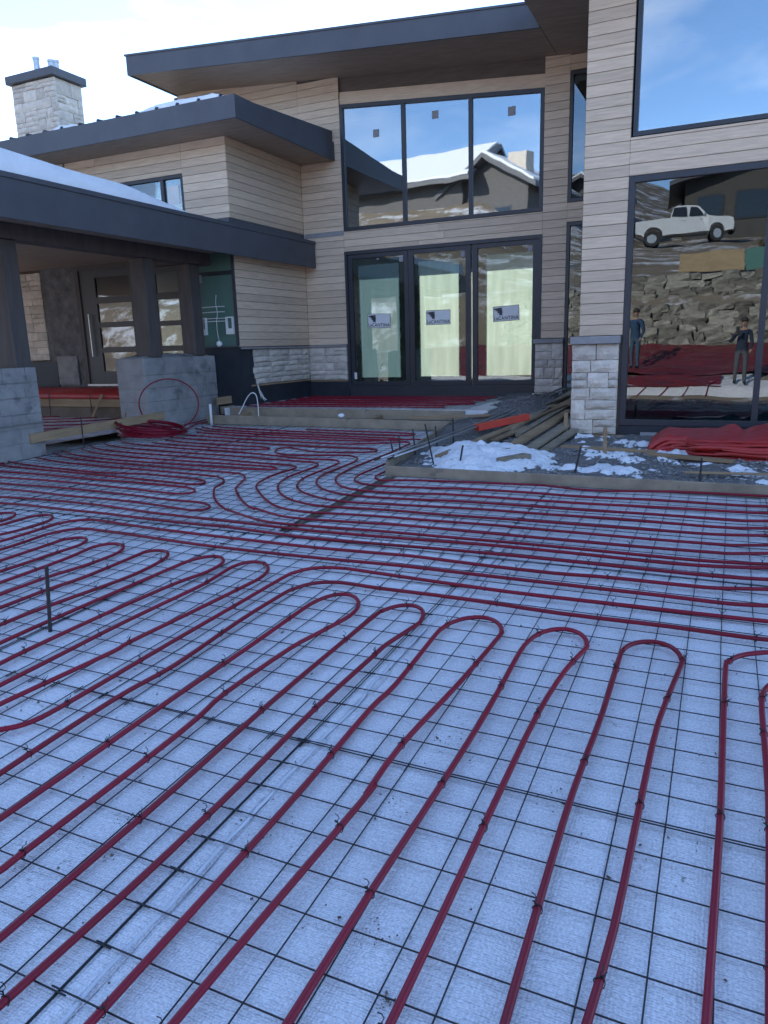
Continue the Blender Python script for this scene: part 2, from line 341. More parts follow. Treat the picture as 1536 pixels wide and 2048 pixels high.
def stones(parent, plane, p, u0, u1, z0, z1, hmin=.09, hmax=.2, lmin=.16, lmax=.46, depth=.07, ragged=None, name='stone', seed=0, m='stone', sgn=1):
    rng = random.Random(seed); z = z0
    while z < z1-.02:
        h = rng.uniform(hmin, hmax)
        if z1-z-h < hmin*.8: h = z1-z
        u = u0+(rng.uniform(-.0, .16) if ragged else 0); 
        while u < u1-.01:
            L = rng.uniform(lmin, lmax)*(1.0 if h > .12 else 1.15)
            if u1-u-L < lmin*.7: L = u1-u
            parts = [(z, h)]
            if h > .165 and rng.random() < .33: parts = [(z, h*.52), (z+h*.52, h*.48)]
            for zz, hh in parts:
                g = .0035; n = 3; vs_ = []; d = depth*rng.uniform(.8, 1.08); so = rng.uniform(0, 99)
                for j in range(n+1):
                    for i in range(n+1):
                        uu = u+g+(L-2*g)*i/n; vv = zz+g+(hh-2*g)*j/n
                        edge = i in (0, n) or j in (0, n)
                        dd = d*(.72 if edge else 1.0)+noise.noise(Vector((uu*9+so, vv*9, so)))*.012
                        if edge: uu += rng.uniform(-.003, .003); vv += rng.uniform(-.003, .003)
                        vs_.append((uu, vv, dd))
                back = [(u+g, zz+g, 0), (u+L-g, zz+g, 0), (u+L-g, zz+hh-g, 0), (u+g, zz+hh-g, 0)]
                def P(q): return (q[0], p-q[2], q[1]) if plane == 'y' else (p+q[2]*sgn, q[0], q[1])
                k = n+1; fs_ = [(j*k+i, j*k+i+1, (j+1)*k+i+1, (j+1)*k+i) for j in range(n) for i in range(n)]
                o = k*k
                fs_ += [tuple([o, o+1]+[i for i in range(n, -1, -1)]), tuple([o+1, o+2]+[j*k+n for j in range(n, -1, -1)]), tuple([o+2, o+3]+[n*k+i for i in range(0, n+1)]), tuple([o+3, o]+[j*k for j in range(0, n+1)])]
                b = MB(); b.add([P(q) for q in vs_]+[P(q) for q in back], fs_); b.build(name, M[m], parent)
            u += L
        z += h

def window(plane, p, u0, u1, z0, z1, mull=(), fw_=.06, glass='glass', trans=(), z1b=None, depth=.07, name='window', lab=None):
    """frame (part) with mullions and panes as sub-parts; z1b = head height at u1 when the head slopes"""
    z1b = z1 if z1b is None else z1b
    def head(u): return z1+(z1b-z1)*(u-u0)/(u1-u0)
    def P(u, d, z): return (u, p+d, z) if plane == 'y' else (p-d, u, z)
    def piece(ua, ub, za, zb, zc, zd, d0, d1):
        b = MB(); b.hexa([P(ua, d0, za), P(ub, d0, zb), P(ub, d1, zb), P(ua, d1, za), P(ua, d0, zc), P(ub, d0, zd), P(ub, d1, zd), P(ua, d1, zc)]); return b
    b = MB()
    for q in (piece(u0, u0+fw_, z0, z0, head(u0), head(u0+fw_), -.012, depth), piece(u1-fw_, u1, z0, z0, head(u1-fw_), head(u1), -.012, depth),
              piece(u0+fw_, u1-fw_, z0, z0, z0+fw_, z0+fw_, -.0115, depth), piece(u0+fw_, u1-fw_, head(u0+fw_)-fw_, head(u1-fw_)-fw_, head(u0+fw_), head(u1-fw_), -.0115, depth)):
        b.add(q.v, q.f)
    fr = b.build(name, M['frame'], house)
    us = [u0+fw_]+[x for m in mull for x in (m-.035, m+.035)]+[u1-fw_]
    for m in mull: piece(m-.035, m+.035, z0+fw_, z0+fw_, head(m-.035)-fw_, head(m+.035)-fw_, -.006, depth).build('mullion', M['frame'], fr)
    for a, c in zip(us[::2], us[1::2]):
        piece(a, c, z0+fw_, z0+fw_, head(a)-fw_, head(c)-fw_, .030, .038).build('pane', M[glass], fr)
    return fr

# ---- main facade
wf = wall_box([(-10.85, -6.98, YF+.024, YF+.2, .2, 6.80), (-6.98, -3.08, YF+.024, YF+.2, 3.46, 3.84), (-3.08, -2.66, YF+.024, YF+.2, .2, 6.40),
               (-2.66, -1.78, YF+.024, YF+.2, 3.62, 3.94), (-2.66, -1.78, YF+.024, YF+.2, 5.97, 6.3), (-6.98, -3.08, YF+.03, YF+.2, .2, .69)])
siding(wf, 'y', YF, XS, -6.98, 1.69, 3.40)
siding(wf, 'y', YF, XS, -6.98, 3.40, 6.58)
siding(wf, 'y', YF, -10.75, XS, 5.4, 6.82)
siding(wf, 'y', YF, -6.98, -3.08, 3.465, 3.835)
siding(wf, 'y', YF, -3.08, -2.66, 1.69, 6.26)
siding(wf, 'y', YF, -2.66, -1.78, 3.625, 3.935)
siding(wf, 'y', YF, -2.66, -1.78, 5.98, 6.22)
stones(wf, 'y', YF+.02, XS, -7.0, .99, 1.645, seed=3, hmin=.08, hmax=.16)
stones(wf, 'y', YF-.01, -3.16, -2.66, .68, 1.60, seed=5, hmin=.12, hmax=.21, lmin=.14, lmax=.34)
b = MB(); b.cbox(XS, -6.98, YF-.07, YF+.02, 1.645, 1.685, .006); b.build('stone_cap', M['cap'], wf)
b = MB(); b.cbox(-3.19, -2.655, YF-.105, YF+.02, 1.60, 1.68, .008); b.build('stone_cap', M['cap'], wf)
b = MB(); b.box(XS+.005, -6.99, YF-.03, YF+.02, .955, .985); b.build('ledger_strip', M['wood'], wf)
b = MB(); b.box(XS+.003, -6.985, YF-.018, YF+.023, .5, .953); b.build('foundation_membrane', M['membrane'], wf)
# sloping header between window head and soffit
def sl_band(d0, d1, za, zb, m):
    b = MB(); x0, x1 = -6.98, -3.08
    b.hexa([(x0, YF+d0, sof(x0)+za), (x1, YF+d0, sof(x1)+za), (x1, YF+d1, sof(x1)+za), (x0, YF+d1, sof(x0)+za), (x0, YF+d0, sof(x0)+zb), (x1, YF+d0, sof(x1)+zb), (x1, YF+d1, sof(x1)+zb), (x0, YF+d1, sof(x0)+zb)])
    b.build('header_board', M[m], wf)
sl_band(.06, .2, -.24, .05, 'header'); sl_band(.035, .2, -.46, -.243, 'siding')
# upper gallery window, sloping head
window('y', YF+.012, -6.975, -3.085, 3.845, sof(-6.975)-.462, (-5.68, -4.39), .065, 'glass_up', z1b=sof(-3.085)-.462, name='gallery_window')
for (x, z, w) in ((-6.3, 5.45, .12), (-5.12, 5.60, .12), (-3.72, 5.45, .13)):
    b = MB(); b.box(x, x+w, YF+.036, YF+.0405, z, z+w*1.1); b.build('window_tag', M['cap'], house)
# narrow windows beside the wing
window('y', YF+.012, -2.655, -1.80, 3.945, 5.965, (), .05, 'glass_dark', name='slot_window')
window('y', YF+.012, -2.655, -1.80, .69, 3.615, (), .05, 'glass_dark', name='slot_window')

# ---- three sliding door panels
b = MB(); b.box(-6.98, -6.925, YF-.015, YF+.16, .69, 3.46); b.box(-3.135, -3.08, YF-.015, YF+.16, .69, 3.46); b.box(-6.925, -3.135, YF-.014, YF+.16, 3.40, 3.46); b.box(-6.925, -3.135, YF-.05, YF+.16, .66, .87)
b.build('door_frame', M['frame'], house)
def sticker_mesh():
    b = MB(); w, h = .49, .27
    b.mi = 0; b.add([(-w/2, 0, -h/2), (w/2, 0, -h/2), (w/2, 0, h/2), (-w/2, 0, h/2), (-w/2, .002, -h/2), (w/2, .002, -h/2), (w/2, .002, h/2), (-w/2, .002, h/2)], [(0, 1, 2, 3), (7, 6, 5, 4), (0, 4, 5, 1), (1, 5, 6, 2), (2, 6, 7, 3), (3, 7, 4, 0)])
    b.mi = 1
    e = .008
    for (a, c, d, f) in ((-w/2, w/2, h/2-e, h/2), (-w/2, w/2, -h/2, -h/2+e), (-w/2, -w/2+e, -h/2+e, h/2-e), (w/2-e, w/2, -h/2+e, h/2-e)):
        b.add([(a, -.001, d), (c, -.001, d), (c, -.001, f), (a, -.001, f)], [(0, 1, 2, 3)])
    # fan shaped emblem: curved dark blades
    ox, oz = -.225, -.02
    for k in range(3):
        t0, t1 = .03+k*.034, .03+k*.034+.024
        pts0 = [(ox+t0*.9+.02*math.sin(s*3.1), oz+.115-s*(.05+k*.035)) for s in (0, .5, 1)]
        pts1 = [(ox+t1*1.05+.035*math.sin(s*2.6), oz+.115-s*(.045+k*.035)) for s in (0, .5, 1)]
        for (p, q, r_, s_) in zip(pts0, pts0[1:], pts1[1:], pts1): b.add([(p[0], -.001, p[1]), (q[0], -.001, q[1]), (r_[0], -.001, r_[1]), (s_[0], -.001, s_[1])], [(0, 1, 2, 3)])
    b.add([(ox, -.0012, oz+.118), (ox+.125, -.0012, oz+.128), (ox+.125, -.0012, oz+.108), (ox+.004, -.0012, oz+.09)], [(0, 1, 2, 3)])
    b.add([(ox+.118, -.0014, oz+.128), (ox+.155, -.0014, oz+.130), (ox+.155, -.0014, oz-.018), (ox+.142, -.0014, oz-.018), (ox+.142, -.0014, oz+.112), (ox+.118, -.0014, oz+.108)], [(0, 1, 2, 3, 4, 5)])
    cu = bpy.data.curves.new('lettering', 'FONT'); cu.body = 'LaCANTINA'; cu.size = .088; cu.align_x = 'CENTER'; cu.space_character = 1.12; cu.offset = .0018
    to = bpy.data.objects.new('lettering', cu); COL.objects.link(to); bpy.context.view_layer.update()
    tm = bpy.data.meshes.new_from_object(to.evaluated_get(bpy.context.evaluated_depsgraph_get()))
    xs_ = [v.co.x for v in tm.vertices]; sx = .46/(max(xs_)-min(xs_))
    b.add([(v.co.x*sx, -.0016, v.co.y-.108) for v in tm.vertices], [tuple(p.vertices) for p in tm.polygons])
    bpy.data.objects.remove(to); bpy.data.meshes.remove(tm); bpy.data.curves.remove(cu)
    return b.mesh('maker_sticker', [M['white'], M['frame']])
stm = sticker_mesh()
FILMS = [(-6.73, -5.86, 1.02, 3.19), (-5.45, -4.64, 1.03, 3.18), (-4.12, -3.22, 1.03, 3.20)]
STICK = [(-6.29, 2.125, .03), (-5.045, 2.14, .0), (-3.725, 2.155, -.035)]
for i, (x0, x1) in enumerate(((-6.92, -5.64), (-5.63, -4.392), (-4.362, -3.14))):
    b = MB(); z0, z1, s = .875, 3.395, (.085, .10, .10)[i]; y0, y1 = YF+.012, YF+.075
    b.box(x0, x0+s, y0, y1, z0, z1); b.box(x1-s, x1, y0, y1, z0, z1); b.box(x0+s, x1-s, y0, y1-.002, z0, z0+.075); b.box(x0+s, x1-s, y0, y1-.002, z1-.075, z1)
    pn = b.build('door_panel', M['frame'], house)
    b = MB(); b.box(x0+s, x1-s, YF+.036, YF+.044, z0+.075, z1-.075); b.build('pane', M['glass_door'], pn)
    fx0, fx1, fz0, fz1 = FILMS[i]; rng = random.Random(i)
    n = 22; edge = []
    for k in range(n+1): edge.append((fx0+(fx1-fx0)*k/n, fz0+rng.uniform(-.006, .006)))
    for k in range(1, n*2): edge.append((fx1+(rng.choice((0, 0, 0, .012, -.01)) if k % 3 else 0), fz0+(fz1-fz0)*k/(n*2)))
    for k in range(n, -1, -1): edge.append((fx0+(fx1-fx0)*k/n, fz1+rng.uniform(-.006, .006)))
    for k in range(n*2-1, 0, -1): edge.append((fx0+(rng.choice((0, 0, 0, .012, -.01)) if k % 3 else 0), fz0+(fz1-fz0)*k/(n*2)))
    b = MB(); b.prism(edge, YF+.085, YF+.087); b.build('protective_film', M['film' if i else 'film_dim'], pn)
    b = MB()
    for q in ((x0+.02, fx0+.014, z0, z1), (fx1-.014, x1-.02, z0, z1), (fx0+.014, fx1-.014, z0, fz0+.010), (fx0+.014, fx1-.014, fz1-.010, z1)): b.box(q[0], q[1], YF+.090, YF+.096, q[2], q[3])
    b.build('light_mask_edging', M['light_mask'], pn)  # opaque edging added behind the glass to stop sun leaking past the film
    o = link('maker_sticker', stm, pn); o.location = (STICK[i][0], YF+.032, STICK[i][1]); o.rotation_euler = (0, STICK[i][2], 0)
    b = MB(); b.box(x1-s-.10, x1-s-.02, YF+.031, YF+.034, 3.20, 3.30); b.box((x0+x1)/2-.02, (x0+x1)/2+.03, YF+.031, YF+.034, 3.27, 3.30)
    b.build('glazing_tag', M['cap'], pn)
b = MB(); b.box(-6.86, -6.80, YF+.006, YF+.010, 1.0, 1.13); b.build('paper_tag', M['white'], house)

# ---- right wing
wr = wall_box([(-1.76, -1.215, YR+.024, YR+.2, .2, 6.1), (-1.215, 5.2, YR+.024, YR+.2, 3.552, 3.985), (-1.215, 5.2, YR+.024, YR+.2, .2, .55), (5.0, 5.2, YR+.024, YR+.2, .55, 6.1),
               (-1.76, -1.56, YR+.2, YF, .2, 6.2), (5.0, 5.2, YR+.2, YF, .2, 6.2)])
siding(wr, 'y', YR, -1.755, -1.22, 1.69, 6.0)
siding(wr, 'y', YR, -1.22, 5.2, 3.555, 3.98, 4.5)
stones(wr, 'y', YR+.01, -1.83, -1.25, .44, 1.585, seed=12, hmin=.12, hmax=.26, lmin=.15, lmax=.36, depth=.10)
b = MB(); b.cbox(-1.85, -1.235, YR-.12, YR+.022, 1.587, 1.685, .008); b.build('stone_cap', M['cap'], wr)
b = MB(); b.cbox(-1.84, -1.14, YR-.10, YR-.06, .33, .435, .004); b.build('ledger_board', M['wood'], wr)
b = MB(); b.box(-1.215, 5.0, YR-.01, YR+.022, .25, .548); b.build('foundation_membrane', M['membrane'], wr)
for k in range(7):
    b = MB(); x = -.95+k*.55; b.box(x, x+.2, YR-.014, YR-.0105, .42, .47); b.build('membrane_tag', M['cap'], wr)
window('y', YR+.012, -1.215, 5.0, .555, 3.548, (.345, 1.95, 3.5), .07, 'glass_dark', name='picture_window')
window('y', YR+.012, -1.195, 5.0, 3.99, 6.02, (3.0,), .05, 'glass_up', name='picture_window')

# ---- left wing: entry wall and side wall
wlft = wall_box([(-16.5, -12.1, YE+.024, YE+.2, .2, 5.14), (-12.1, -11.55, YE+.024, YE+.2, .2, 5.14), (-11.55, -9.78, YE+.024, YE+.2, 3.24, 3.95), (-11.55, -10.03, YE+.024, YE+.2, .2, 1.04), (-10.03, -9.78, YE+.024, YE+.2, .2, 3.24),
                 (-9.78, -8.92, YE+.024, YE+.2, 3.17, 3.95), (-9.78, -8.92, YE+.024, YE+.2, .2, 1.04), (-8.92, XS-.024, YE+.024, YE+.2, .2, 3.95),
                 (-11.55, -10.80, YE+.024, YE+.2, 3.95, 5.14), (-8.82, XS-.024, YE+.024, YE+.2, 3.95, 5.14), (-10.80, -8.82, YE+.024, YE+.2, 4.66, 5.14), (-10.80, -8.82, YE+.024, YE+.2, 3.949, 3.952),
                 (XS-.2, XS-.024, YE+.2, YF+.02, .2, 5.6)])
siding(wlft, 'y', YE, -8.82, XS, 3.86, 5.14)
siding(wlft, 'y', YE, -10.80, -8.82, 4.665, 5.14)
siding(wlft, 'y', YE, -11.55, -10.80, 3.86, 5.14)
siding(wlft, 'x', XS, YE+.0225, YF-.001, 1.70, 3.34)
siding(wlft, 'x', XS, YE+.0225, YF-.001, 3.86, 5.60)
stones(wlft, 'y', YE+.02, -13.4, -11.58, 3.9, 5.14, seed=21, hmin=.16, hmax=.3, lmin=.25, lmax=.5)
stones(wlft, 'x', XS-.02, 11.34, YF-.07, 1.02, 1.645, seed=8, hmin=.085, hmax=.16, lmin=.22, lmax=.55, ragged=True)
b = MB(); b.bar((XS+.03, 11.12, 1.672), (XS+.03, YF-.075, 1.665), .09, .03); b.build('stone_cap', M['cap'], wlft)
b = MB(); b.box(XS-.022, XS-.004, YE+.03, YF-.02, .45, 1.66); b.build('foundation_membrane', M['membrane'], wlft)
b = MB(); b.box(XS-.003, XS+.03, 11.35, YF-.05, .985, 1.012); b.build('ledger_strip', M['wood'], wlft)
window('y', YE+.012, -10.80, -8.82, 3.955, 4.655, (-9.29,), .05, 'glass', name='upper_window')
b = MB(); b.box(-9.2, -8.95, YE+.040, YE+.043, 4.2, 4.5); b.build('window_tag', M['white'], house)
# entry bay finishes
stones(wlft, 'y', YE+.01, -13.1, -12.52, 1.55, 3.25, seed=31, hmin=.12, hmax=.2, lmin=.16, lmax=.34, depth=.06)
b = MB()
def scr(u, v):
    x = -12.5+.92*u; z = 1.0+2.34*v
    return (x, YE+.0-.02*fbm(x*4, z*4, 3)-.018, z)
b.grid(scr, 26, 60); b.build('scratch_coat', M['scratch'], wlft, True)
b = MB(); b.box(-12.3, -11.75, YE-.055, YE-.035, 1.06, 1.62); b.build('cement_board', M['concrete'], wlft)
b = MB(); b.box(-13.2, -12.32, YE-.05, YE+.0, .6, 1.52); b.build('foundation_membrane', M['membrane'], wlft)
b = MB(); b.box(-8.79, XS-.004, YE-.004, YE+.02, 1.72, 3.34); b.build('green_sheathing', M['green'], wlft)
b = MB(); b.box(-8.80, XS-.003, YE-.010, YE-.005, 2.93, 3.0); b.build('sheathing_tape', M['membrane'], wlft)
b = MB(); b.box(-8.8, XS-.002, YE-.012, YE+.02, .45, 1.70); b.build('foundation_membrane', M['membrane'], wlft)
b = MB(); b.box(-8.86, XS, YE-.05, YE+.0, 1.695, 1.72); b.build('flashing', M['fascia'], wlft)
b = MB(); b.box(-7.915, XS+.004, YE-.0265, YE+.02, 1.72, 3.34); b.build('corner_trim', M['frame'], wlft)
# entry door with four lights, sidelight with four lights
def lights_panel(name, x0, x1, z0, z1, gx0, gx1, lights, y):
    b = MB(); b.box(x0, gx0, y, y+.06, z0, z1); b.box(gx1, x1, y, y+.06, z0, z1); zz = z0
    for (a, c) in lights: b.box(gx0, gx1, y+.001, y+.059, zz, a); zz = c
    b.box(gx0, gx1, y+.001, y+.059, zz, z1)
    d = b.build(name, M['frame'], house)
    for (a, c) in lights:
        q = MB(); q.box(gx0, gx1, y+.025, y+.033, a, c); q.build('pane', M['glass'], d)
    return d
L4 = [(1.31, 1.665), (1.77, 2.14), (2.24, 2.59), (2.71, 3.07)]
ed = lights_panel('entry_door', -11.50, -10.06, 1.07, 3.21, -11.11, -10.25, L4, YE-.005)
b = MB(); b.bar((-11.30, YE-.06, 1.6), (-11.30, YE-.06, 2.4), .025, .025, (0, 1, 0)); b.build('pull_handle', M['steel'], ed)
lights_panel('sidelight', -9.77, -8.93, 1.07, 3.16, -9.65, -9.05, [(1.31, 1.66)]+[(1.76, 2.12), (2.21, 2.59), (2.71, 3.05)], YE-.004)
b = MB(); b.box(-11.60, -11.50, YE-.03, YE+.02, 1.04, 3.30); b.box(-10.06, -9.77, YE-.03, YE+.02, 1.04, 3.30); b.box(-11.50, -10.06, YE-.03, YE+.02, 3.21, 3.30); b.box(-9.77, -8.80, YE-.03, YE+.02, 3.17, 3.29); b.box(-8.93, -8.80, YE-.0295, YE+.02, 1.04, 3.17)
b.build('door_frame', M['post'], house)
b = MB(); b.box(-11.50, -10.06, YE-.09, YE+.02, 1.03, 1.068); b.build('threshold', M['steel'], house)

# ---- roofs
def slab(name, x0, x1, y0, y1, zb, zt, mats, parent):
    """zb, zt: functions (x,y)"""
    b = MB(); c = [(x0, y0), (x1, y0), (x1, y1), (x0, y1)]
    p = [(x, y, zb(x, y)) for x, y in c]+[(x, y, zt(x, y)) for x, y in c]
    b.mi = 1; b.add(p, [(3, 2, 1, 0)]); b.mi = 2; b.add(p, [(4, 5, 6, 7)]); b.mi = 0; b.add(p, [(0, 1, 5, 4), (1, 2, 6, 5), (2, 3, 7, 6), (3, 0, 4, 7)])
    return b.build(name, mats, parent)
rm = [M['fascia'], M['soffit'], M['metalroof']]
r1 = slab('roof', -10.82, -2.885, 12.23, 20.3, lambda x, y: sof(x), lambda x, y: sof(x)+.30, rm, house)
slab('roof', -2.88, 6.5, 8.7, 20.3, lambda x, y: sof(x)+.002, lambda x, y: sof(x)+.30, rm, house)
b = MB(); x0, x1 = -10.85, -2.885
b.hexa([(x0, 12.195, sof(x0)-.02), (x1, 12.195, sof(x1)-.02), (x1, 12.23, sof(x1)-.02), (x0, 12.23, sof(x0)-.02), (x0, 12.195, sof(x0)+.31), (x1, 12.195, sof(x1)+.31), (x1, 12.23, sof(x1)+.31), (x0, 12.23, sof(x0)+.31)])
b.hexa([(x0-.03, 12.18, sof(x0)+.312), (x1, 12.18, sof(x1)+.312), (x1, 12.26, sof(x1)+.312), (x0-.03, 12.26, sof(x0)+.312), (x0-.03, 12.18, sof(x0)+.345), (x1, 12.18, sof(x1)+.345), (x1, 12.26, sof(x1)+.345), (x0-.03, 12.26, sof(x0)+.345)])
b.build('fascia', M['fascia'], r1)
b = MB(); b.box(-10.86, -10.83, 12.24, 20.2, sof(-10.85)-.02, sof(-10.85)+.31); b.build('fascia', M['fascia'], r1)
# left wing roof with standing seams
slab('roof', -16.6, -10.88, YF-.03, 19, lambda x, y: 5.142, lambda x, y: 5.44+.07*(y-10.31), rm, house)
rl = slab('roof', -16.6, -7.13, 10.31, YF-.03, lambda x, y: 5.142, lambda x, y: 5.44+.07*(y-10.31), rm, house)
b = MB(); b.box(-16.6, -7.10, 10.28, 10.31, 5.13, 5.46); b.build('fascia', M['fascia'], rl)
b = MB(); b.box(-7.13, -7.10, 10.31, YF-.02, 5.13, 5.46); b.build('fascia', M['fascia'], rl)
for k in range(22):
    x = -16.2+k*.42
    b = MB(); b.hexa([(x, 10.26, 5.46), (x+.02, 10.26, 5.46), (x+.02, YF-.05, 5.66), (x, YF-.05, 5.66), (x, 10.29, 5.50), (x+.02, 10.29, 5.50), (x+.02, YF-.05, 5.72), (x, YF-.05, 5.72)]); b.build('standing_seam', M['metalroof'], rl)
# porch roof
pr = slab('porch_roof', -16.5, -7.63, 4.2, YE-.03, lambda x, y: 3.30, lambda x, y: 3.66+.012*(-7.6-x), rm, house)
slab('porch_roof', XS+.002, -7.63, YE-.03, YF-.075, lambda x, y: 3.30, lambda x, y: 3.66+.4*(-7.6-x), rm, house)
b = MB(); b.box(-7.63, -7.60, 4.2, YF-.06, 3.20, 3.64); b.box(-7.645, -7.585, 4.19, YF-.055, 3.642, 3.70); b.build('fascia', M['fascia'], pr)
b = MB(); b.box(-16.5, -7.63, 4.17, 4.2, 3.20, 3.70); b.build('fascia', M['fascia'], pr)
for x0, x1 in ((-8.62, -8.34),):
    b = MB(); b.box(x0, x1, 4.4, YE-.04, 3.10, 3.298); b.build('porch_beam', M['post'], pr)
# flashing where porch roof meets wall
b = MB(); b.bar((XS+.012, YE, 3.80), (XS+.012, YF-.03, 3.80), .02, .10); b.build('flashing', M['fascia'], wlft)
b = MB(); b.bar((-13.4, YE-.014, 3.80), (XS, YE-.014, 3.80), .02, .10); b.build('flashing', M['fascia'], wlft)
b = MB(); b.box(XS+.03, -6.985, YF-.012, YF-.001, 3.77, 3.86); b.build('flashing', M['cap'], wf)

# ---- piers and paired posts of the porch
def pier(y0, y1, ztop, seed):
    x0, x1 = -9.0, -8.40; zb = .2; rng = random.Random(seed)
    b = MB(); n = 14
    def face(pt, nrm, du, nu, nv):
        pass
    b.cbox(x0, x1, y0, y1, zb, ztop, .02)
    p = b.build('pier', M['concrete'], house)
    # rough blocks: recessed courses shown as raised mortar sheets
    zz = zb+.1; k = 0
    while zz < ztop-.1:
        q = MB(); h = rng.uniform(.17, .22)
        yy = y0+.01
        while yy < y1-.12:
            L = rng.uniform(.3, .46); L = min(L, y1-.01-yy)
            q = MB(); d = rng.uniform(.004, .014)
            q.cbox(x1-.01, x1+d, yy, yy+L-.012, zz, zz+h-.012, .006); q.build('block', M['concrete'], p); yy += L
        q = MB(); d = rng.uniform(.004, .012); q.cbox(x0+.03, x1-.012, y0-d, y0+.01, zz, zz+h-.012, .006); q.build('block', M['concrete'], p)
        zz += h; k += 1
    # loose mortar along the top edge
    q = MB()
    def top(u, v):
        x = x0+.03+(x1-x0-.06)*u; y = y0+.03+(y1-y0-.06)*v; e = min(u, 1-u, v, 1-v)
        return (x, y, ztop-.01+(.05+.05*fbm(x*5, y*5, seed))*min(1, e*6))
    q.grid(top, 12, 30); q.build('mortar_bed', M['concrete'], p, True)
    return p
pier(9.18, 11.02, 1.56, 1); pier(5.2, 7.15, 1.45, 2)
for (y0, y1, zb) in ((9.40, 9.66, 1.57), (10.52, 10.78, 1.57), (6.86, 7.10, 1.46), (5.7, 5.95, 1.46)):
    b = MB(); b.cbox(-8.70, -8.42, y0, y1, zb, 3.099, .006); b.build('post', M['post'], house)
b = MB(); b.tube([(-8.36, 5.3, .78), (-8.36, 7.14, .78)], .012, 6); b.build('steel_strap', M['steel'], house)

# ---- chimney
b = MB(); b.box(-16.02, -14.76, 14.08, 14.85, 5.4, 8.0); ch = b.build('chimney', M['cap'], house)
stones(ch, 'y', 14.08, -16.09, -14.69, 5.9, 7.98, seed=41, hmin=.16, hmax=.3, lmin=.2, lmax=.5, depth=.07)
stones(ch, 'x', -14.76, 14.08, 14.87, 5.9, 7.98, seed=42, hmin=.14, hmax=.24, lmin=.2, lmax=.5, depth=.07)
b = MB(); b.cbox(-16.17, -14.61, 13.93, 14.97, 7.99, 8.17, .01); b.build('chimney_cap', M['fascia'], ch)
for (x, y, h, r) in ((-15.35, 14.2, .36, .075), (-15.2, 14.55, .26, .09), (-14.98, 14.3, .27, .085), (-14.74, 14.22, .2, .06)):
    b = MB(); b.tube([(x, y, 8.17), (x, y, 8.17+h)], r, 14); b.tube([(x, y, 8.17+h-.05), (x, y, 8.17+h)], r+.012, 14); b.build('flue_pipe', M['steel'], ch)

# ---- interiors behind the glass
b = MB(); b.box(-10.5, -1.8, YF+.21, 20.1, .45, .66); b.build('room_floor', M['interior'], house)
b = MB(); b.box(-10.7, -10.5, YF+.21, 20.1, .45, 6.75); b.box(-1.98, -1.8, YF+.21, 20.1, .45, 6.15); b.box(-10.5, -10.1, 19.9, 20.1, .66, 6.7); b.box(-3.0, -1.98, 19.9, 20.1, .66, 6.15); b.box(-10.1, -3.0, 19.9, 20.1, .66, 4.3); b.build('room_wall', M['interior'], house)  # high opening in the unseen back wall shaped to backlight the door films
b = MB(); b.box(-4.42, -4.33, YF+.09, YF+.092, .95, 3.33); b.build('protective_film', M['film'], house)  # strip added behind the slit between panels to show a bright line
b = MB(); b.box(-10.5, -1.98, YF+.21, 14.7, 3.50, 3.80); b.build('gallery_floor', M['interior'], house)
b = MB(); b.box(-10.5, -1.98, 14.6, 14.7, 3.801, 6.1); b.build('added_gallery_wall', M['dark_in'], house)  # unseen dark wall added to keep the gallery windows dark
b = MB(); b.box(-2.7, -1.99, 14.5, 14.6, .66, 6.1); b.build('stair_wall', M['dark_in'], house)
b = MB(); b.box(-1.56, 5.0, YR+.21, YF+.02, .30, .52); b.build('room_floor', M['interior'], house)
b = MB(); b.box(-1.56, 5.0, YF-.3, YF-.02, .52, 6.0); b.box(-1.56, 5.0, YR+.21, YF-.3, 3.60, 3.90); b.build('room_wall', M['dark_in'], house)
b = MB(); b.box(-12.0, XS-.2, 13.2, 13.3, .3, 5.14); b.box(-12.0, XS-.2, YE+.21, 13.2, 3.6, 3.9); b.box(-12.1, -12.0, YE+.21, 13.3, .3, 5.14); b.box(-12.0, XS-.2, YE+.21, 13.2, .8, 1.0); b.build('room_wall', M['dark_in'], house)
# dust sheet lying in the wing's room
b = MB()
def ds(u, v):
    x = -.6+1.9*u; y = 10.6+1.2*v; e = min(u, 1-u, v, 1-v)
    return (x, y, .525+.02+(.14+.12*fbm(x*1.7, y*2, 5))*min(1, e*4))
b.grid(ds, 24, 18); dso = b.build('dust_sheet', M['white'], None, True); tag(dso, 'pale crumpled dust sheet on the floor inside the tall picture window', 'dust sheet')

# ---- snow on the roofs
def snow_patch(name, fn, nu, nv, label):
    b = MB(); b.grid(fn, nu, nv); o = b.build(name, M['snow'], None, True); tag(o, label, 'snow', kind='thing'); return o
def s1(u, v):
    y = 4.3+5.9*u; x = -7.66-3.6*v*v; w = 0 if v == 0 else min(1, 3.2*min(u+.3, 1-u, v*5+.1, 1.02-v)); zt = 3.66+.012*(-7.6-x)
    return (x, y, zt+.005+max(0, w)*(.20+.14*(1-u)+.02*fbm(x, y)))
snow_patch('roof_snow', s1, 50, 20, 'smooth snow blanket along the edge of the porch roof')
def s2(u, v):
    x = -9.3+2.1*u; y = 10.33+3*v*v; w = 0 if v == 0 else min(1, 3*min(u+.01, (1-u)*2, v*5+.1, 1-v))
    return (x, y, 5.445+.07*(y-10.31)+max(0, w)*(.11+.05*fbm(x*2, y*2)))
snow_patch('roof_snow', s2, 30, 16, 'rounded snow drift on the left wing roof below the clerestory')
def s3(u, v):
    x = -14.3+.75*u; y = 10.32+.8*v*v; w = 0 if v == 0 else min(1, 4*min(u, 1-u, v*5+.1, 1-v))
    return (x, y, 5.445+.07*(y-10.31)+max(0, w)*(.09+.04*fbm(x*3, y*3)))
snow_patch('roof_snow', s3, 16, 10, 'small lump of snow on the roof edge in front of the chimney')
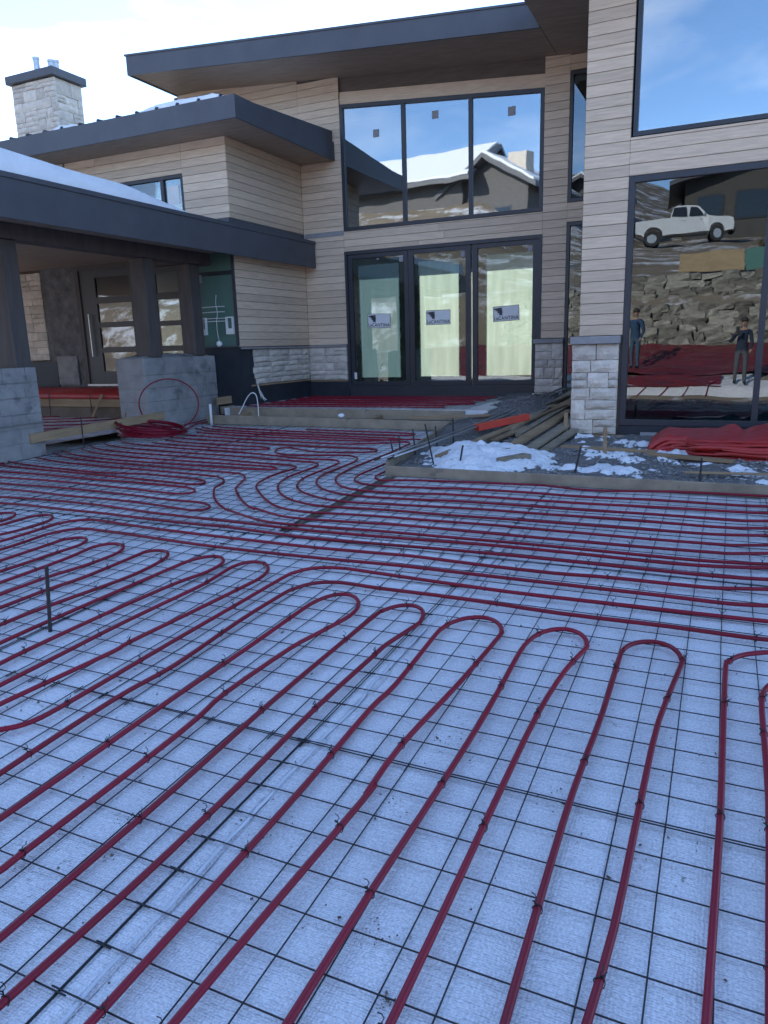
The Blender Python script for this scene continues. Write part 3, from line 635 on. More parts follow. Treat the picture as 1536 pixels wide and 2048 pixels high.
def s4(u, v):
    x = -11.05+.75*u; y = 10.32+.8*v*v; w = 0 if v == 0 else min(1, 4*min(u, 1-u, v*5+.1, 1-v))
    return (x, y, 5.445+.07*(y-10.31)+max(0, w)*(.07+.04*fbm(x*3, y*3)))
snow_patch('roof_snow', s4, 16, 10, 'thin snow patch on the roof edge between chimney and clerestory')

# ================================================================ SITE: insulation, mesh, tubing
def insul(x0, x1, y0, y1, lift, seed, label):
    rng = random.Random(seed); nu = max(6, int((x1-x0)/.07)); nv = max(6, int((y1-y0)/.075))
    b = MB()
    def f(u, v):
        y = y0+(y1-y0)*v; x = x0+(x1-x0)*u
        if u in (0.0, 1.0): x += .018*fbm(y*.9, seed*3.1+u*7)+.006*fbm(y*6, seed)
        if v in (0.0, 1.0): y += .02*fbm(x*3, seed*1.7)
        z = gz(x, y)-.006+lift+.006*fbm(x*1.1, y*1.1, seed)+.004*fbm(x*5, y*5, seed)-.001
        if u == 1.0 or u == 0.0: z += .003*fbm(y*3, seed)
        return (x, y, z)
    b.grid(f, nu, nv)
    n = len(b.v)
    o = b.build('insulation_blanket', M['insul'], None, True)
    md = o.modifiers.new('thick', 'SOLIDIFY'); md.thickness = .006; md.offset = -1
    tag(o, label, 'insulation', 'white bubble insulation laid over the ground'); return o
INS = [(-11.9, -10.13, -2.3, 5.05, 0, 'white bubble insulation strip beside the porch, farthest from the form boards'),
       (-10.16, -8.38, -2.3, 5.05, .003, 'white bubble insulation strip running up to the front of the block pier'),
       (-8.36, -6.63, -2.3, 10.1, 0, 'white bubble insulation strip under the coil, along the porch piers'),
       (-6.66, -4.88, -2.3, 10.1, .003, 'white bubble insulation strip under the curved tubes before the step form'),
       (-4.91, -3.25, 4.86, 10.1, 0, 'white bubble insulation strip next to the soil gap, on the house side'),
       (-4.91, -3.11, -2.3, 4.87, 0, 'white bubble insulation strip around the upright rebar stake'),
       (-3.14, -1.37, -2.3, 4.85, .003, 'white bubble insulation strip with a wavy grey seam through the hairpin bends'),
       (-3.11, -1.37, 4.84, 7.06, .002, 'short white insulation strip at the corner of the form boards'),
       (-1.40, .38, -2.3, 7.06, 0, 'white bubble insulation strip under the nearest hairpin legs and straight runs'),
       (.35, 2.12, -2.3, 7.06, .003, 'white bubble insulation strip under the last bend at the picture edge'),
       (2.09, 3.9, -2.3, 7.06, 0, 'white bubble insulation strip at the outer side of the driveway')]
for k, q in enumerate(INS): insul(*q[:5], k+1, q[5])
# seam tape: a narrow raised lap along one strip
b = MB()
def seam(u, v):
    y = -2.2+7.0*v; x = -1.385+.022*fbm(y*.8, 4.4)+.012*fbm(y*4, 9)+(u-.5)*.013
    return (x, y, gz(x, y)+.0015+.003*(1-abs(2*u-1))+.002*fbm(y*7, u*3))
b.grid(seam, 3, 150); M['seam'] = mat('grey_seam_tape', (.57, .60, .64), .5, .12, 6, .2, 30); tag(b.build('seam_tape', M['seam'], None, True), 'wavy grey-blue seam tape running between the insulation strips', 'tape')

# ---- welded wire mesh in sheets
CX, CY, GP = -.534, 1.967, .1524
def wire_pts(p0, p1, rng, z):
    L = (Vector(p1)-Vector(p0)).length; n = max(2, int(L/.3)); s = rng.uniform(0, 50); out = []
    d = (Vector(p1)-Vector(p0)).normalized(); side = Vector((-d.y, d.x))
    for i in range(n+1):
        q = Vector(p0).lerp(Vector(p1), i/n); off = .004*noise.noise(Vector((i*.45, s, 0)))
        x, y = q.x+side.x*off, q.y+side.y*off
        out.append((x, y, gz(x, y)+z+.0025*noise.noise(Vector((i*.8, s, 5)))))
    return out
def mesh_sheet(k0, k1, j0, j1, label, dz=0, jit=(0, 0), fine=True, xmax=None):
    rng = random.Random(k0*31+j0); X0, X1, Y0, Y1 = CX+k0*GP, CX+k1*GP, CY+j0*GP, CY+j1*GP
    root = empty('wire_mesh_sheet', ((X0+X1)/2, (Y0+Y1)/2, gz((X0+X1)/2, (Y0+Y1)/2)))
    tag(root, label, 'wire mesh', 'sheets of welded wire mesh'); inv = Vector(root.location)
    def put(pts, name, acc):
        pts = [Vector(p)-inv for p in pts]
        if acc is not None: acc.tube(pts, .0026, 4, False)
        else:
            b = MB(); b.tube(pts, .0026, 5, False); b.build(name, M['wire'], root, True)
    acc = None if fine else MB()
    rot = rng.uniform(-.0025, .0025)
    for k in range(k0, k1+1):
        x = CX+k*GP+jit[0]; put(wire_pts((x-rot*2, Y0-.03), (x+rot*2, Y1+.03), rng, .005+dz), 'long_wire', acc)
    for j in range(j0, j1+1):
        y = CY+j*GP+jit[1]; put(wire_pts((X0-.03, y-rot*2), (X1+.03, y+rot*2), rng, .009+dz), 'cross_wire', acc)
    if acc: o = acc.build('wires', M['wire'], root, True); o['kind'] = 'stuff'
KX = [(-70, -52, 'beyond the rebar stake, farthest from the house corner'), (-52, -38, 'under the row of short hairpins'), (-38, -19, 'around the upright rebar stake'), (-19, -6, 'under the middle hairpin bends'), (-6, 8, 'under the nearest long hairpin legs'), (8, 28, 'at the outer side of the driveway')]
for a, (k0, k1, where) in enumerate(KX):
    for c, (j0, j1, part_) in enumerate(((-27, 2, 'nearest sheet'), (2, 18, 'second sheet'), (18, 33, 'third sheet'), (33, 53, 'far sheet'))):
        if c == 3 and k0 >= -19: continue
        if c >= 2 and k1 <= -52: continue
        kk0, kk1 = k0, k1
        if c >= 2 and k0 == -52: kk0 = -51
        if c >= 2 and k1 == -19: kk1 = -18
        if c >= 2 and k0 == -19: kk0 = -17
        mesh_sheet(kk0, kk1, j0, j1, f'{part_} of dark welded wire mesh {where}', .003*((a+c) % 2), (.006*((a % 2)*2-1)*(c % 2), .009*((c % 2))), fine=(c < 3))

# ---- red heating tubes
PIPES = [[(0.495,3.797),(0.377,3.771),(0.283,3.734),(0.212,3.696),(0.163,3.66),(0.137,3.631),(0.116,3.598),(0.101,3.562),(0.089,3.503),(0.084,2.936),(0.08,2.37),(0.066,1.803),(0.054,1.379)],
[(0.471,3.543),(0.364,3.487),(0.332,3.464),(0.303,3.436),(0.278,3.405),(0.259,3.371),(0.246,3.334),(0.234,3.275),(0.227,3.113),(0.228,2.547),(0.208,1.981),(0.187,1.435)],
[(-0.368,1.2),(-0.382,1.763),(-0.387,2.327),(-0.372,2.89),(-0.374,3.454),(-0.369,3.514),(-0.36,3.553),(-0.345,3.589),(-0.323,3.622),(-0.309,3.635),(-0.294,3.647),(-0.277,3.657),(-0.26,3.664),(-0.242,3.668),(-0.224,3.669),(-0.206,3.666),(-0.189,3.66),(-0.173,3.651),(-0.159,3.64),(-0.146,3.626),(-0.125,3.592),(-0.111,3.555),(-0.102,3.516),(-0.099,3.456),(-0.154,2.896),(-0.167,2.332),(-0.176,1.769),(-0.21,1.267)],
[(-0.623,1.092),(-0.621,1.655),(-0.623,2.219),(-0.62,2.782),(-0.59,3.203),(-0.541,3.48),(-0.543,3.52),(-0.55,3.559),(-0.564,3.597),(-0.584,3.631),(-0.597,3.645),(-0.611,3.657),(-0.627,3.667),(-0.643,3.674),(-0.661,3.677),(-0.679,3.677),(-0.696,3.673),(-0.713,3.666),(-0.729,3.656),(-0.744,3.644),(-0.77,3.615),(-0.79,3.58),(-0.805,3.543),(-0.82,3.484),(-0.834,3.323),(-0.822,2.76),(-0.828,2.197),(-0.843,1.635),(-0.851,1.073),(-0.858,0.993)],
[(-1.115,0.884),(-1.083,1.445),(-1.051,2.008),(-1.052,2.112),(-1.054,2.045),(-1.059,2.372),(-1.01,2.932),(-0.979,3.473),(-0.984,3.532),(-0.995,3.57),(-1.012,3.606),(-1.036,3.637),(-1.05,3.65),(-1.065,3.662),(-1.081,3.671),(-1.098,3.677),(-1.116,3.679),(-1.134,3.679),(-1.151,3.675),(-1.168,3.669),(-1.185,3.659),(-1.215,3.635),(-1.24,3.604),(-1.26,3.569),(-1.276,3.532),(-1.289,3.474),(-1.295,3.374),(-1.278,2.813),(-1.293,2.573),(-1.282,2.011),(-1.285,1.45),(-1.294,0.889),(-1.293,0.808)],
[(-1.55,0.803),(-1.517,1.365),(-1.51,1.928),(-1.517,2.491),(-1.497,3.053),(-1.488,3.193),(-1.436,3.469),(-1.438,3.529),(-1.449,3.588),(-1.463,3.626),(-1.483,3.66),(-1.495,3.675),(-1.509,3.688),(-1.524,3.699),(-1.54,3.706),(-1.557,3.71),(-1.574,3.711),(-1.591,3.708),(-1.607,3.702),(-1.623,3.692),(-1.638,3.68),(-1.663,3.65),(-1.682,3.616),(-1.696,3.578),(-1.707,3.519),(-1.722,2.956),(-1.727,2.394),(-1.718,1.832),(-1.72,1.269),(-1.728,0.927)],
[(-1.984,1.107),(-1.952,1.284),(-1.952,1.364),(-1.945,1.927),(-1.952,2.248),(-1.971,2.468),(-1.937,2.97),(-1.899,3.167),(-1.848,3.404),(-1.842,3.484),(-1.846,3.544),(-1.855,3.583),(-1.869,3.62),(-1.887,3.656),(-1.911,3.689),(-1.939,3.716),(-1.955,3.727),(-1.972,3.735),(-1.989,3.741),(-2.007,3.743),(-2.024,3.741),(-2.041,3.736),(-2.056,3.728),(-2.071,3.717),(-2.084,3.703),(-2.105,3.671),(-2.121,3.634),(-2.136,3.575),(-2.147,3.454),(-2.149,2.891),(-2.167,2.328),(-2.17,1.765),(-2.178,1.242)],
[(-2.403,1.399),(-2.414,1.961),(-2.411,2.322),(-2.383,2.622),(-2.398,3.183),(-2.387,3.625),(-2.372,3.704),(-2.353,3.761),(-2.335,3.797),(-2.313,3.829),(-2.286,3.857),(-2.254,3.879),(-2.218,3.896),(-2.18,3.907),(-2.121,3.916),(-2.04,3.915),(-1.86,3.906),(-1.299,3.902),(-0.737,3.878),(-0.175,3.89),(0.227,3.883),(0.527,3.914)],
[(-2.949,1.758),(-2.705,1.855),(-2.672,1.876),(-2.643,1.902),(-2.622,1.933),(-2.608,1.969),(-2.596,2.028),(-2.586,2.23),(-2.578,2.793),(-2.559,3.354),(-2.543,3.897),(-2.523,3.975),(-2.499,4.03),(-2.477,4.062),(-2.45,4.091),(-2.418,4.113),(-2.383,4.13),(-2.325,4.148),(-2.246,4.159),(-2.186,4.16),(-1.624,4.128),(-1.061,4.101),(-0.497,4.112),(0.066,4.124),(0.549,4.143)],
[(-3.045,1.824),(-3.031,2.386),(-3.019,2.947),(-2.982,3.508),(-2.979,3.628),(-3.0,3.908),(-2.994,3.968),(-2.984,4.007),(-2.977,4.024),(-2.967,4.041),(-2.956,4.055),(-2.943,4.067),(-2.928,4.076),(-2.911,4.083),(-2.893,4.086),(-2.875,4.086),(-2.856,4.083),(-2.838,4.077),(-2.804,4.059),(-2.773,4.034),(-2.748,4.003),(-2.727,3.969),(-2.71,3.932),(-2.694,3.875),(-2.688,3.815),(-2.69,3.735),(-2.748,3.177),(-2.794,2.738),(-2.791,2.601),(-2.872,2.048),(-2.907,1.729)],
[(-3.465,2.114),(-3.465,2.678),(-3.431,3.241),(-3.396,3.802),(-3.386,3.923),(-3.371,3.982),(-3.356,4.019),(-3.335,4.053),(-3.323,4.068),(-3.309,4.081),(-3.294,4.091),(-3.277,4.098),(-3.26,4.102),(-3.243,4.103),(-3.225,4.1),(-3.208,4.093),(-3.191,4.084),(-3.176,4.073),(-3.149,4.044),(-3.129,4.01),(-3.115,3.972),(-3.106,3.913),(-3.106,3.812),(-3.118,3.733),(-3.165,3.517),(-3.223,2.958),(-3.245,2.456),(-3.243,2.275),(-3.26,1.973)],
[(-3.945,2.446),(-3.912,3.011),(-3.896,3.191),(-3.851,3.47),(-3.845,3.995),(-3.839,4.014),(-3.832,4.031),(-3.822,4.046),(-3.809,4.059),(-3.795,4.069),(-3.779,4.077),(-3.761,4.081),(-3.742,4.083),(-3.724,4.081),(-3.705,4.077),(-3.687,4.07),(-3.67,4.06),(-3.654,4.049),(-3.628,4.02),(-3.607,3.986),(-3.592,3.949),(-3.57,3.85),(-3.555,3.709),(-3.566,3.467),(-3.663,2.911),(-3.685,2.589),(-3.684,2.266)],
[(-4.357,2.731),(-4.318,3.295),(-4.304,3.676),(-4.331,3.957),(-4.325,3.997),(-4.314,4.035),(-4.305,4.052),(-4.295,4.068),(-4.282,4.082),(-4.268,4.093),(-4.252,4.102),(-4.235,4.108),(-4.216,4.112),(-4.198,4.112),(-4.179,4.109),(-4.16,4.104),(-4.125,4.087),(-4.095,4.062),(-4.07,4.031),(-4.051,3.996),(-4.037,3.959),(-4.026,3.899),(-4.024,3.819),(-4.042,3.618),(-4.108,3.304),(-4.134,2.74),(-4.137,2.579)],
[(-4.782,3.024),(-4.745,3.59),(-4.724,4.033),(-4.711,4.071),(-4.702,4.088),(-4.692,4.104),(-4.679,4.119),(-4.664,4.131),(-4.648,4.14),(-4.631,4.147),(-4.614,4.15),(-4.596,4.15),(-4.579,4.146),(-4.562,4.139),(-4.546,4.129),(-4.532,4.116),(-4.508,4.085),(-4.49,4.05),(-4.479,4.011),(-4.475,3.972),(-4.48,3.911),(-4.504,3.731),(-4.51,3.55),(-4.574,2.988),(-4.582,2.887)],
[(-5.065,3.22),(-4.994,3.777),(-4.996,4.096),(-4.978,4.174),(-4.948,4.249),(-4.928,4.283),(-4.903,4.312),(-4.873,4.336),(-4.839,4.352),(-4.801,4.362),(-4.722,4.369),(-4.16,4.339),(-3.6,4.298),(-3.039,4.298),(-2.478,4.306),(-1.917,4.337),(-1.356,4.33),(-0.795,4.33),(-0.233,4.327),(0.047,4.322),(0.226,4.343),(0.577,4.429)],
[(-5.284,3.371),(-5.194,3.927),(-5.178,4.368),(-5.165,4.427),(-5.152,4.464),(-5.134,4.499),(-5.11,4.531),(-5.082,4.558),(-5.05,4.581),(-5.014,4.597),(-4.977,4.606),(-4.918,4.61),(-4.357,4.556),(-3.795,4.529),(-3.233,4.518),(-2.67,4.51),(-2.108,4.537),(-1.887,4.545),(-1.325,4.518),(-0.883,4.514),(-0.584,4.541),(-0.062,4.547),(0.136,4.581),(0.603,4.701)],
[(-5.798,3.727),(-5.648,4.23),(-5.635,4.331),(-5.625,4.473),(-5.616,4.511),(-5.601,4.545),(-5.591,4.56),(-5.58,4.573),(-5.567,4.584),(-5.552,4.592),(-5.536,4.598),(-5.52,4.602),(-5.502,4.603),(-5.485,4.601),(-5.467,4.597),(-5.433,4.583),(-5.401,4.561),(-5.374,4.533),(-5.352,4.5),(-5.337,4.464),(-5.326,4.426),(-5.318,4.366),(-5.32,4.265),(-5.338,4.145),(-5.392,3.971),(-5.549,3.555)],
[(-6.474,4.194),(-6.028,4.517),(-5.996,4.539),(-5.964,4.554),(-5.947,4.559),(-5.931,4.562),(-5.914,4.562),(-5.897,4.559),(-5.88,4.554),(-5.865,4.547),(-5.835,4.525),(-5.809,4.496),(-5.788,4.462),(-5.772,4.425),(-5.762,4.386),(-5.758,4.348),(-5.763,4.311),(-5.774,4.275),(-5.793,4.242),(-5.855,4.162),(-6.07,3.915)],
[(-7.212,4.704),(-6.653,4.769),(-6.114,4.825),(-5.551,4.807),(-4.988,4.803),(-4.427,4.772),(-3.884,4.77),(-3.684,4.778),(-3.124,4.727),(-2.803,4.715),(-2.241,4.737),(-1.679,4.766),(-1.117,4.778),(-0.554,4.771),(0.009,4.772),(0.367,4.82),(0.621,4.881)],
[(-7.464,4.878),(-6.908,4.956),(-6.351,5.027),(-5.79,5.045),(-5.229,5.024),(-4.67,4.965),(-4.11,4.934),(-3.549,4.917),(-2.987,4.894),(-2.466,4.901),(-1.907,4.941),(-1.346,4.958),(-0.784,4.954),(-0.223,4.939),(0.155,4.99),(0.643,5.105)],
[(-8.2,6.78),(-7.6,6.62),(-7,6.55),(-6.2,6.5),(-5.6,6.46),(-5.027,6.407),(-4.97,6.389),(-4.916,6.364),(-4.866,6.332),(-4.805,6.28),(-4.751,6.221),(-4.72,6.171),(-4.704,6.135),(-4.694,6.098),(-4.673,5.983),(-4.659,5.946),(-4.62,5.876),(-4.416,5.603),(-4.22,5.402),(-4.064,5.275),(-3.966,5.217),(-3.578,5.045),(-3.443,5.006),(-3.304,4.985),(-2.984,4.987),(-2.423,5.018),(-1.862,5.033),(-1.301,5.042),(-0.739,5.044),(-0.177,5.035),(0.123,5.053),(0.379,5.102),(0.65,5.177)],
[(-8.25,7.12),(-7.8,6.92),(-7.2,6.8),(-6.4,6.73),(-5.6,6.69),(-4.916,6.642),(-4.859,6.631),(-4.823,6.617),(-4.789,6.599),(-4.743,6.563),(-4.689,6.505),(-4.632,6.422),(-4.586,6.333),(-4.464,6.038),(-4.373,5.906),(-4.119,5.622),(-3.893,5.417),(-3.803,5.356),(-3.784,5.347),(-3.778,5.345),(-3.775,5.345),(-3.774,5.347),(-3.776,5.35),(-3.787,5.365),(-3.787,5.367),(-3.784,5.367),(-3.772,5.362),(-3.497,5.234),(-3.381,5.201),(-3.282,5.187),(-3.042,5.19),(-2.482,5.235),(-2.222,5.25),(-1.66,5.244),(-1.099,5.236),(-0.537,5.236),(0.024,5.256),(0.162,5.281),(0.676,5.451)],
[(-8.25,7.75),(-7.9,7.55),(-7.3,7.43),(-6.5,7.36),(-5.6,7.3),(-4.93,7.21),(-4.548,7.189),(-4.49,7.174),(-4.456,7.158),(-4.426,7.137),(-4.414,7.124),(-4.403,7.11),(-4.394,7.095),(-4.388,7.078),(-4.381,7.043),(-4.381,7.006),(-4.425,6.732),(-4.407,6.492),(-4.377,6.335),(-4.344,6.241),(-4.298,6.153),(-4.205,6.023),(-3.917,5.715),(-3.704,5.532),(-3.62,5.478),(-3.548,5.445),(-3.453,5.417),(-3.297,5.391),(-3.221,5.389),(-2.663,5.431),(-2.102,5.452),(-1.541,5.466),(-0.979,5.453),(-0.418,5.441),(0.043,5.46),(0.181,5.486),(0.696,5.653)],
[(-8.2,7.98),(-7.9,7.8),(-7.3,7.67),(-6.5,7.59),(-5.6,7.53),(-4.807,7.453),(-4.386,7.421),(-4.349,7.411),(-4.314,7.396),(-4.283,7.375),(-4.256,7.349),(-4.234,7.318),(-4.216,7.284),(-4.204,7.247),(-4.195,7.189),(-4.196,7.089),(-4.21,6.708),(-4.194,6.548),(-4.162,6.412),(-4.112,6.282),(-4.044,6.159),(-3.927,5.996),(-3.818,5.879),(-3.711,5.79),(-3.609,5.726),(-3.499,5.677),(-3.366,5.635),(-3.267,5.619),(-3.148,5.617),(-2.587,5.65),(-2.025,5.642),(-1.463,5.666),(-0.902,5.679),(-0.34,5.693),(0.0,5.698),(0.333,5.769),(0.718,5.883)],
[(-8.1,8.2),(-7.8,8.03),(-7.2,7.9),(-6.4,7.82),(-5.6,7.77),(-4.786,7.62),(-4.588,7.591),(-4.468,7.593),(-4.248,7.613),(-4.21,7.61),(-4.173,7.6),(-4.138,7.585),(-4.108,7.564),(-4.081,7.537),(-4.06,7.505),(-4.043,7.47),(-4.027,7.413),(-4.019,7.333),(-4.021,6.771),(-4.005,6.611),(-3.966,6.456),(-3.915,6.326),(-3.866,6.239),(-3.806,6.159),(-3.738,6.087),(-3.659,6.025),(-3.504,5.934),(-3.357,5.869),(-3.242,5.837),(-3.064,5.811),(-2.945,5.811),(-2.385,5.864),(-1.826,5.901),(-1.264,5.905),(-0.705,5.924),(-0.143,5.902),(0.037,5.902),(0.235,5.932),(0.737,6.074)],
[(-7.5,8.62),(-6.8,8.52),(-6.0,8.46),(-5.165,8.403),(-4.603,8.386),(-4.1,8.396),(-4.061,8.389),(-4.023,8.378),(-3.989,8.36),(-3.961,8.337),(-3.949,8.324),(-3.939,8.31),(-3.932,8.295),(-3.928,8.28),(-3.926,8.265),(-3.928,8.25),(-3.932,8.236),(-3.939,8.222),(-3.949,8.21),(-3.975,8.187),(-4.008,8.169),(-4.102,8.132),(-4.476,8.046),(-4.574,8.033),(-4.633,8.034),(-4.691,8.043),(-4.786,8.073),(-5.12,8.216),(-5.178,8.228),(-5.214,8.228),(-5.231,8.225),(-5.246,8.22),(-5.26,8.213),(-5.272,8.204),(-5.281,8.192),(-5.289,8.179),(-5.294,8.164),(-5.297,8.148),(-5.296,8.112),(-5.289,8.075),(-5.267,8.018),(-5.238,7.964),(-5.203,7.915),(-5.162,7.871),(-5.116,7.835),(-5.082,7.816),(-5.046,7.801),(-4.989,7.788),(-4.91,7.783),(-4.65,7.802),(-4.198,7.895),(-4.139,7.893),(-4.102,7.885),(-4.066,7.872),(-4.032,7.853),(-4.002,7.829),(-3.974,7.802),(-3.951,7.77),(-3.922,7.718),(-3.903,7.662),(-3.888,7.584),(-3.881,7.444),(-3.893,6.883),(-3.863,6.705),(-3.821,6.572),(-3.77,6.463),(-3.715,6.38),(-3.637,6.289),(-3.563,6.222),(-3.481,6.166),(-3.374,6.111),(-3.279,6.08),(-3.181,6.062),(-2.841,6.05),(-2.382,6.09),(-2.163,6.113),(-1.602,6.128),(-1.041,6.122),(-0.48,6.144),(0.081,6.137),(0.26,6.16),(0.759,6.308)],
[(-7.45,8.86),(-6.7,8.76),(-6.0,8.7),(-5.444,8.678),(-5.226,8.646),(-4.665,8.634),(-4.586,8.64),(-4.509,8.657),(-4.157,8.8),(-3.875,8.954),(-3.841,8.963),(-3.825,8.964),(-3.81,8.962),(-3.795,8.958),(-3.782,8.951),(-3.769,8.942),(-3.758,8.93),(-3.74,8.9),(-3.727,8.865),(-3.717,8.806),(-3.714,8.684),(-3.708,8.123),(-3.737,7.562),(-3.744,7.201),(-3.714,6.862),(-3.69,6.765),(-3.646,6.654),(-3.587,6.55),(-3.527,6.47),(-3.458,6.398),(-3.395,6.348),(-3.327,6.308),(-3.272,6.286),(-3.195,6.267),(-3.016,6.252),(-2.735,6.259),(-2.537,6.289),(-2.322,6.332),(-1.761,6.347),(-1.481,6.347),(-0.98,6.341),(-0.421,6.384),(0.14,6.401),(0.34,6.416),(0.476,6.446),(0.782,6.542)],
[(-7.4,9.1),(-6.6,8.98),(-5.9,8.94),(-5.311,8.945),(-4.953,8.91),(-4.412,8.924),(-4.355,8.936),(-4.32,8.949),(-4.269,8.977),(-4.087,9.097),(-3.862,9.187),(-3.787,9.208),(-3.75,9.211),(-3.715,9.207),(-3.682,9.195),(-3.652,9.176),(-3.624,9.15),(-3.586,9.105),(-3.545,9.035),(-3.514,8.962),(-3.492,8.886),(-3.475,8.767),(-3.474,8.647),(-3.486,8.088),(-3.476,7.527),(-3.502,6.966),(-3.49,6.847),(-3.472,6.769),(-3.452,6.713),(-3.424,6.661),(-3.389,6.614),(-3.361,6.588),(-3.33,6.565),(-3.277,6.539),(-3.221,6.521),(-3.122,6.504),(-2.962,6.498),(-2.564,6.543),(-2.189,6.598),(-1.628,6.61),(-1.068,6.586),(-0.51,6.636),(0.051,6.633),(0.33,6.649),(0.802,6.742)],
[(-3.328,9.427),(-3.349,8.864),(-3.344,8.301),(-3.326,7.738),(-3.299,7.176),(-3.299,6.935),(-3.287,6.877),(-3.273,6.84),(-3.254,6.806),(-3.23,6.776),(-3.201,6.752),(-3.186,6.744),(-3.169,6.737),(-3.153,6.732),(-3.135,6.73),(-3.1,6.732),(-3.064,6.741),(-2.919,6.795),(-2.582,6.847),(-2.023,6.899),(-1.582,6.932),(-1.483,6.923),(-1.386,6.899),(-1.236,6.855),(-1.137,6.845),(-0.976,6.85),(-0.878,6.866),(-0.372,6.992),(0.089,7.014),(0.651,7.03),(0.831,7.047)],
[(-8.136,5.342),(-7.575,5.311),(-7.013,5.282),(-6.452,5.268),(-5.992,5.243),(-5.431,5.25),(-4.87,5.213),(-4.351,5.139),(-4.292,5.145),(-4.256,5.155),(-4.241,5.162),(-4.227,5.17),(-4.216,5.181),(-4.208,5.193),(-4.202,5.206),(-4.2,5.22),(-4.201,5.235),(-4.204,5.25),(-4.21,5.265),(-4.23,5.294),(-4.257,5.321),(-4.29,5.345),(-4.344,5.372),(-4.401,5.391),(-4.46,5.402),(-4.58,5.405),(-4.821,5.406),(-5.38,5.456),(-5.94,5.495),(-6.502,5.498),(-7.064,5.487),(-7.625,5.5),(-8.187,5.531),(-8.427,5.543)],
[(-8.871,5.85),(-8.311,5.797),(-7.752,5.743),(-7.431,5.727),(-6.869,5.74),(-6.308,5.725),(-5.746,5.694),(-5.186,5.646),(-4.964,5.63),(-4.903,5.635),(-4.864,5.643),(-4.829,5.656),(-4.813,5.664),(-4.799,5.674),(-4.788,5.685),(-4.779,5.697),(-4.774,5.711),(-4.771,5.725),(-4.771,5.739),(-4.775,5.754),(-4.781,5.769),(-4.79,5.783),(-4.814,5.81),(-4.845,5.834),(-4.898,5.862),(-4.955,5.881),(-5.035,5.896),(-5.595,5.937),(-6.157,5.93),(-6.719,5.957),(-7.281,5.971),(-7.843,5.971),(-8.404,6.0),(-8.966,6.031),(-9.146,6.04)],
[(-9.67,6.403),(-9.111,6.347),(-8.553,6.291),(-7.993,6.244),(-7.434,6.191),(-6.873,6.167),(-6.313,6.124),(-5.753,6.087),(-5.193,6.034),(-5.091,6.025),(-5.052,6.026),(-5.014,6.033),(-4.982,6.046),(-4.968,6.055),(-4.957,6.065),(-4.948,6.077),(-4.942,6.09),(-4.939,6.104),(-4.938,6.118),(-4.941,6.133),(-4.947,6.148),(-4.956,6.162),(-4.98,6.188),(-5.01,6.211),(-5.045,6.23),(-5.102,6.25),(-5.181,6.264),(-5.74,6.317),(-5.859,6.327),(-5.978,6.32),(-6.475,6.256),(-7.035,6.283),(-7.594,6.341),(-8.148,6.429),(-8.485,6.48),(-9.046,6.474),(-9.066,6.474)],
[(-8.3,7.3),(-7.8,7.08),(-7.2,6.97),(-6.4,6.91),(-5.4,6.88),(-4.85,6.875),(-4.66,6.9),(-4.58,6.97),(-4.66,7.04),(-4.85,7.065),(-5.4,7.08),(-6.4,7.12),(-7.2,7.19),(-7.8,7.32),(-8.2,7.55)],
[(-7.45,8.15),(-7.0,8.06),(-6.2,8.0),(-5.8,7.98),(-5.5,8.02),(-5.42,8.1),(-5.55,8.19),(-6.2,8.22),(-6.9,8.27),(-7.4,8.38)],
[(-7.75,9.5),(-7.3,9.28),(-6.6,9.18),(-5.6,9.11),(-4.6,9.08),(-4.1,9.07),(-3.95,9.14),(-4.1,9.22),(-4.8,9.25),(-6,9.3),(-6.9,9.38),(-7.4,9.48),(-7.7,9.62)],
[(-8.189,9.776),(-8.183,10.168),(-8.208,10.352),(-8.297,10.84),(-8.303,10.922)],
[(-7.768,9.31),(-7.955,9.693),(-7.987,9.81),(-8.015,9.99),(-8.015,10.07),(-7.989,10.534),(-8.016,10.735),(-8.046,10.895)],
[(-7.6,9.75),(-7,9.62),(-6,9.52),(-5.2,9.48),(-4.4,9.46),(-4.0,9.5),(-3.95,9.6),(-4.15,9.68),(-5,9.7),(-5.8,9.72)]]

def ext(p, q, cond, n=12):
    """continue the line q->p until cond fails"""
    d = (Vector(p)-Vector(q)).normalized(); out = []; c = Vector(p)
    for _ in range(n):
        c = c+d*.3
        if not cond(c): break
        out.append((c.x, c.y))
    return out
def lengthen(pl, i):
    pl = list(pl)
    def side(p, q):
        if p[1] < 2.0 and p[0] > -3.0: return ext(p, q, lambda c: c.y > -2.1, 14)
        if p[0] > .35: return ext(p, (p[0]-1, p[1]+.012), lambda c: c.x < 3.8, 14)
        if p[1] < 4.6 and p[0] < -2.2: return ext(p, q, lambda c: c.y > -2.1 and c.x > -11.5, 14)
        if p[0] < -6.9 and p[1] < 5.1: return ext(p, q, lambda c: c.x > -11, 14)
        return []
    head = [] if i == 8 else side(pl[0], pl[2]); tail = [] if i == 9 else side(pl[-1], pl[-3])
    if i == 8: head = [(-3.02, 1.70)]
    pl = head[::-1]+pl+tail
    return [(max(x, -8.33) if y > 5.1 else x, y) for x, y in pl]
tie_b = MB()
pts = []
for k in range(13):
    a = k/12*2*math.pi; pts.append((.0145*math.cos(a), .004*math.sin(a*2), .0145*math.sin(a)-.001))
tie_b.tube(pts, .0017, 5)
tie_b.tube([(-.004, 0, .013), (-.008, .004, .022), (-.004, .010, .027), (-.012, .014, .033), (-.018, .008, .041)], .0015, 5)
tie_b.tube([(-.004, 0, .013), (.002, -.006, .022), (-.006, -.012, .028), (-.002, -.018, .036)], .0015, 5)
tie_b.tube([(-.004, 0, .0135), (-.010, .002, .020), (-.012, -.004, .026)], .0022, 5)
TIE = tie_b.mesh('tie_wire', M['tie'], True)
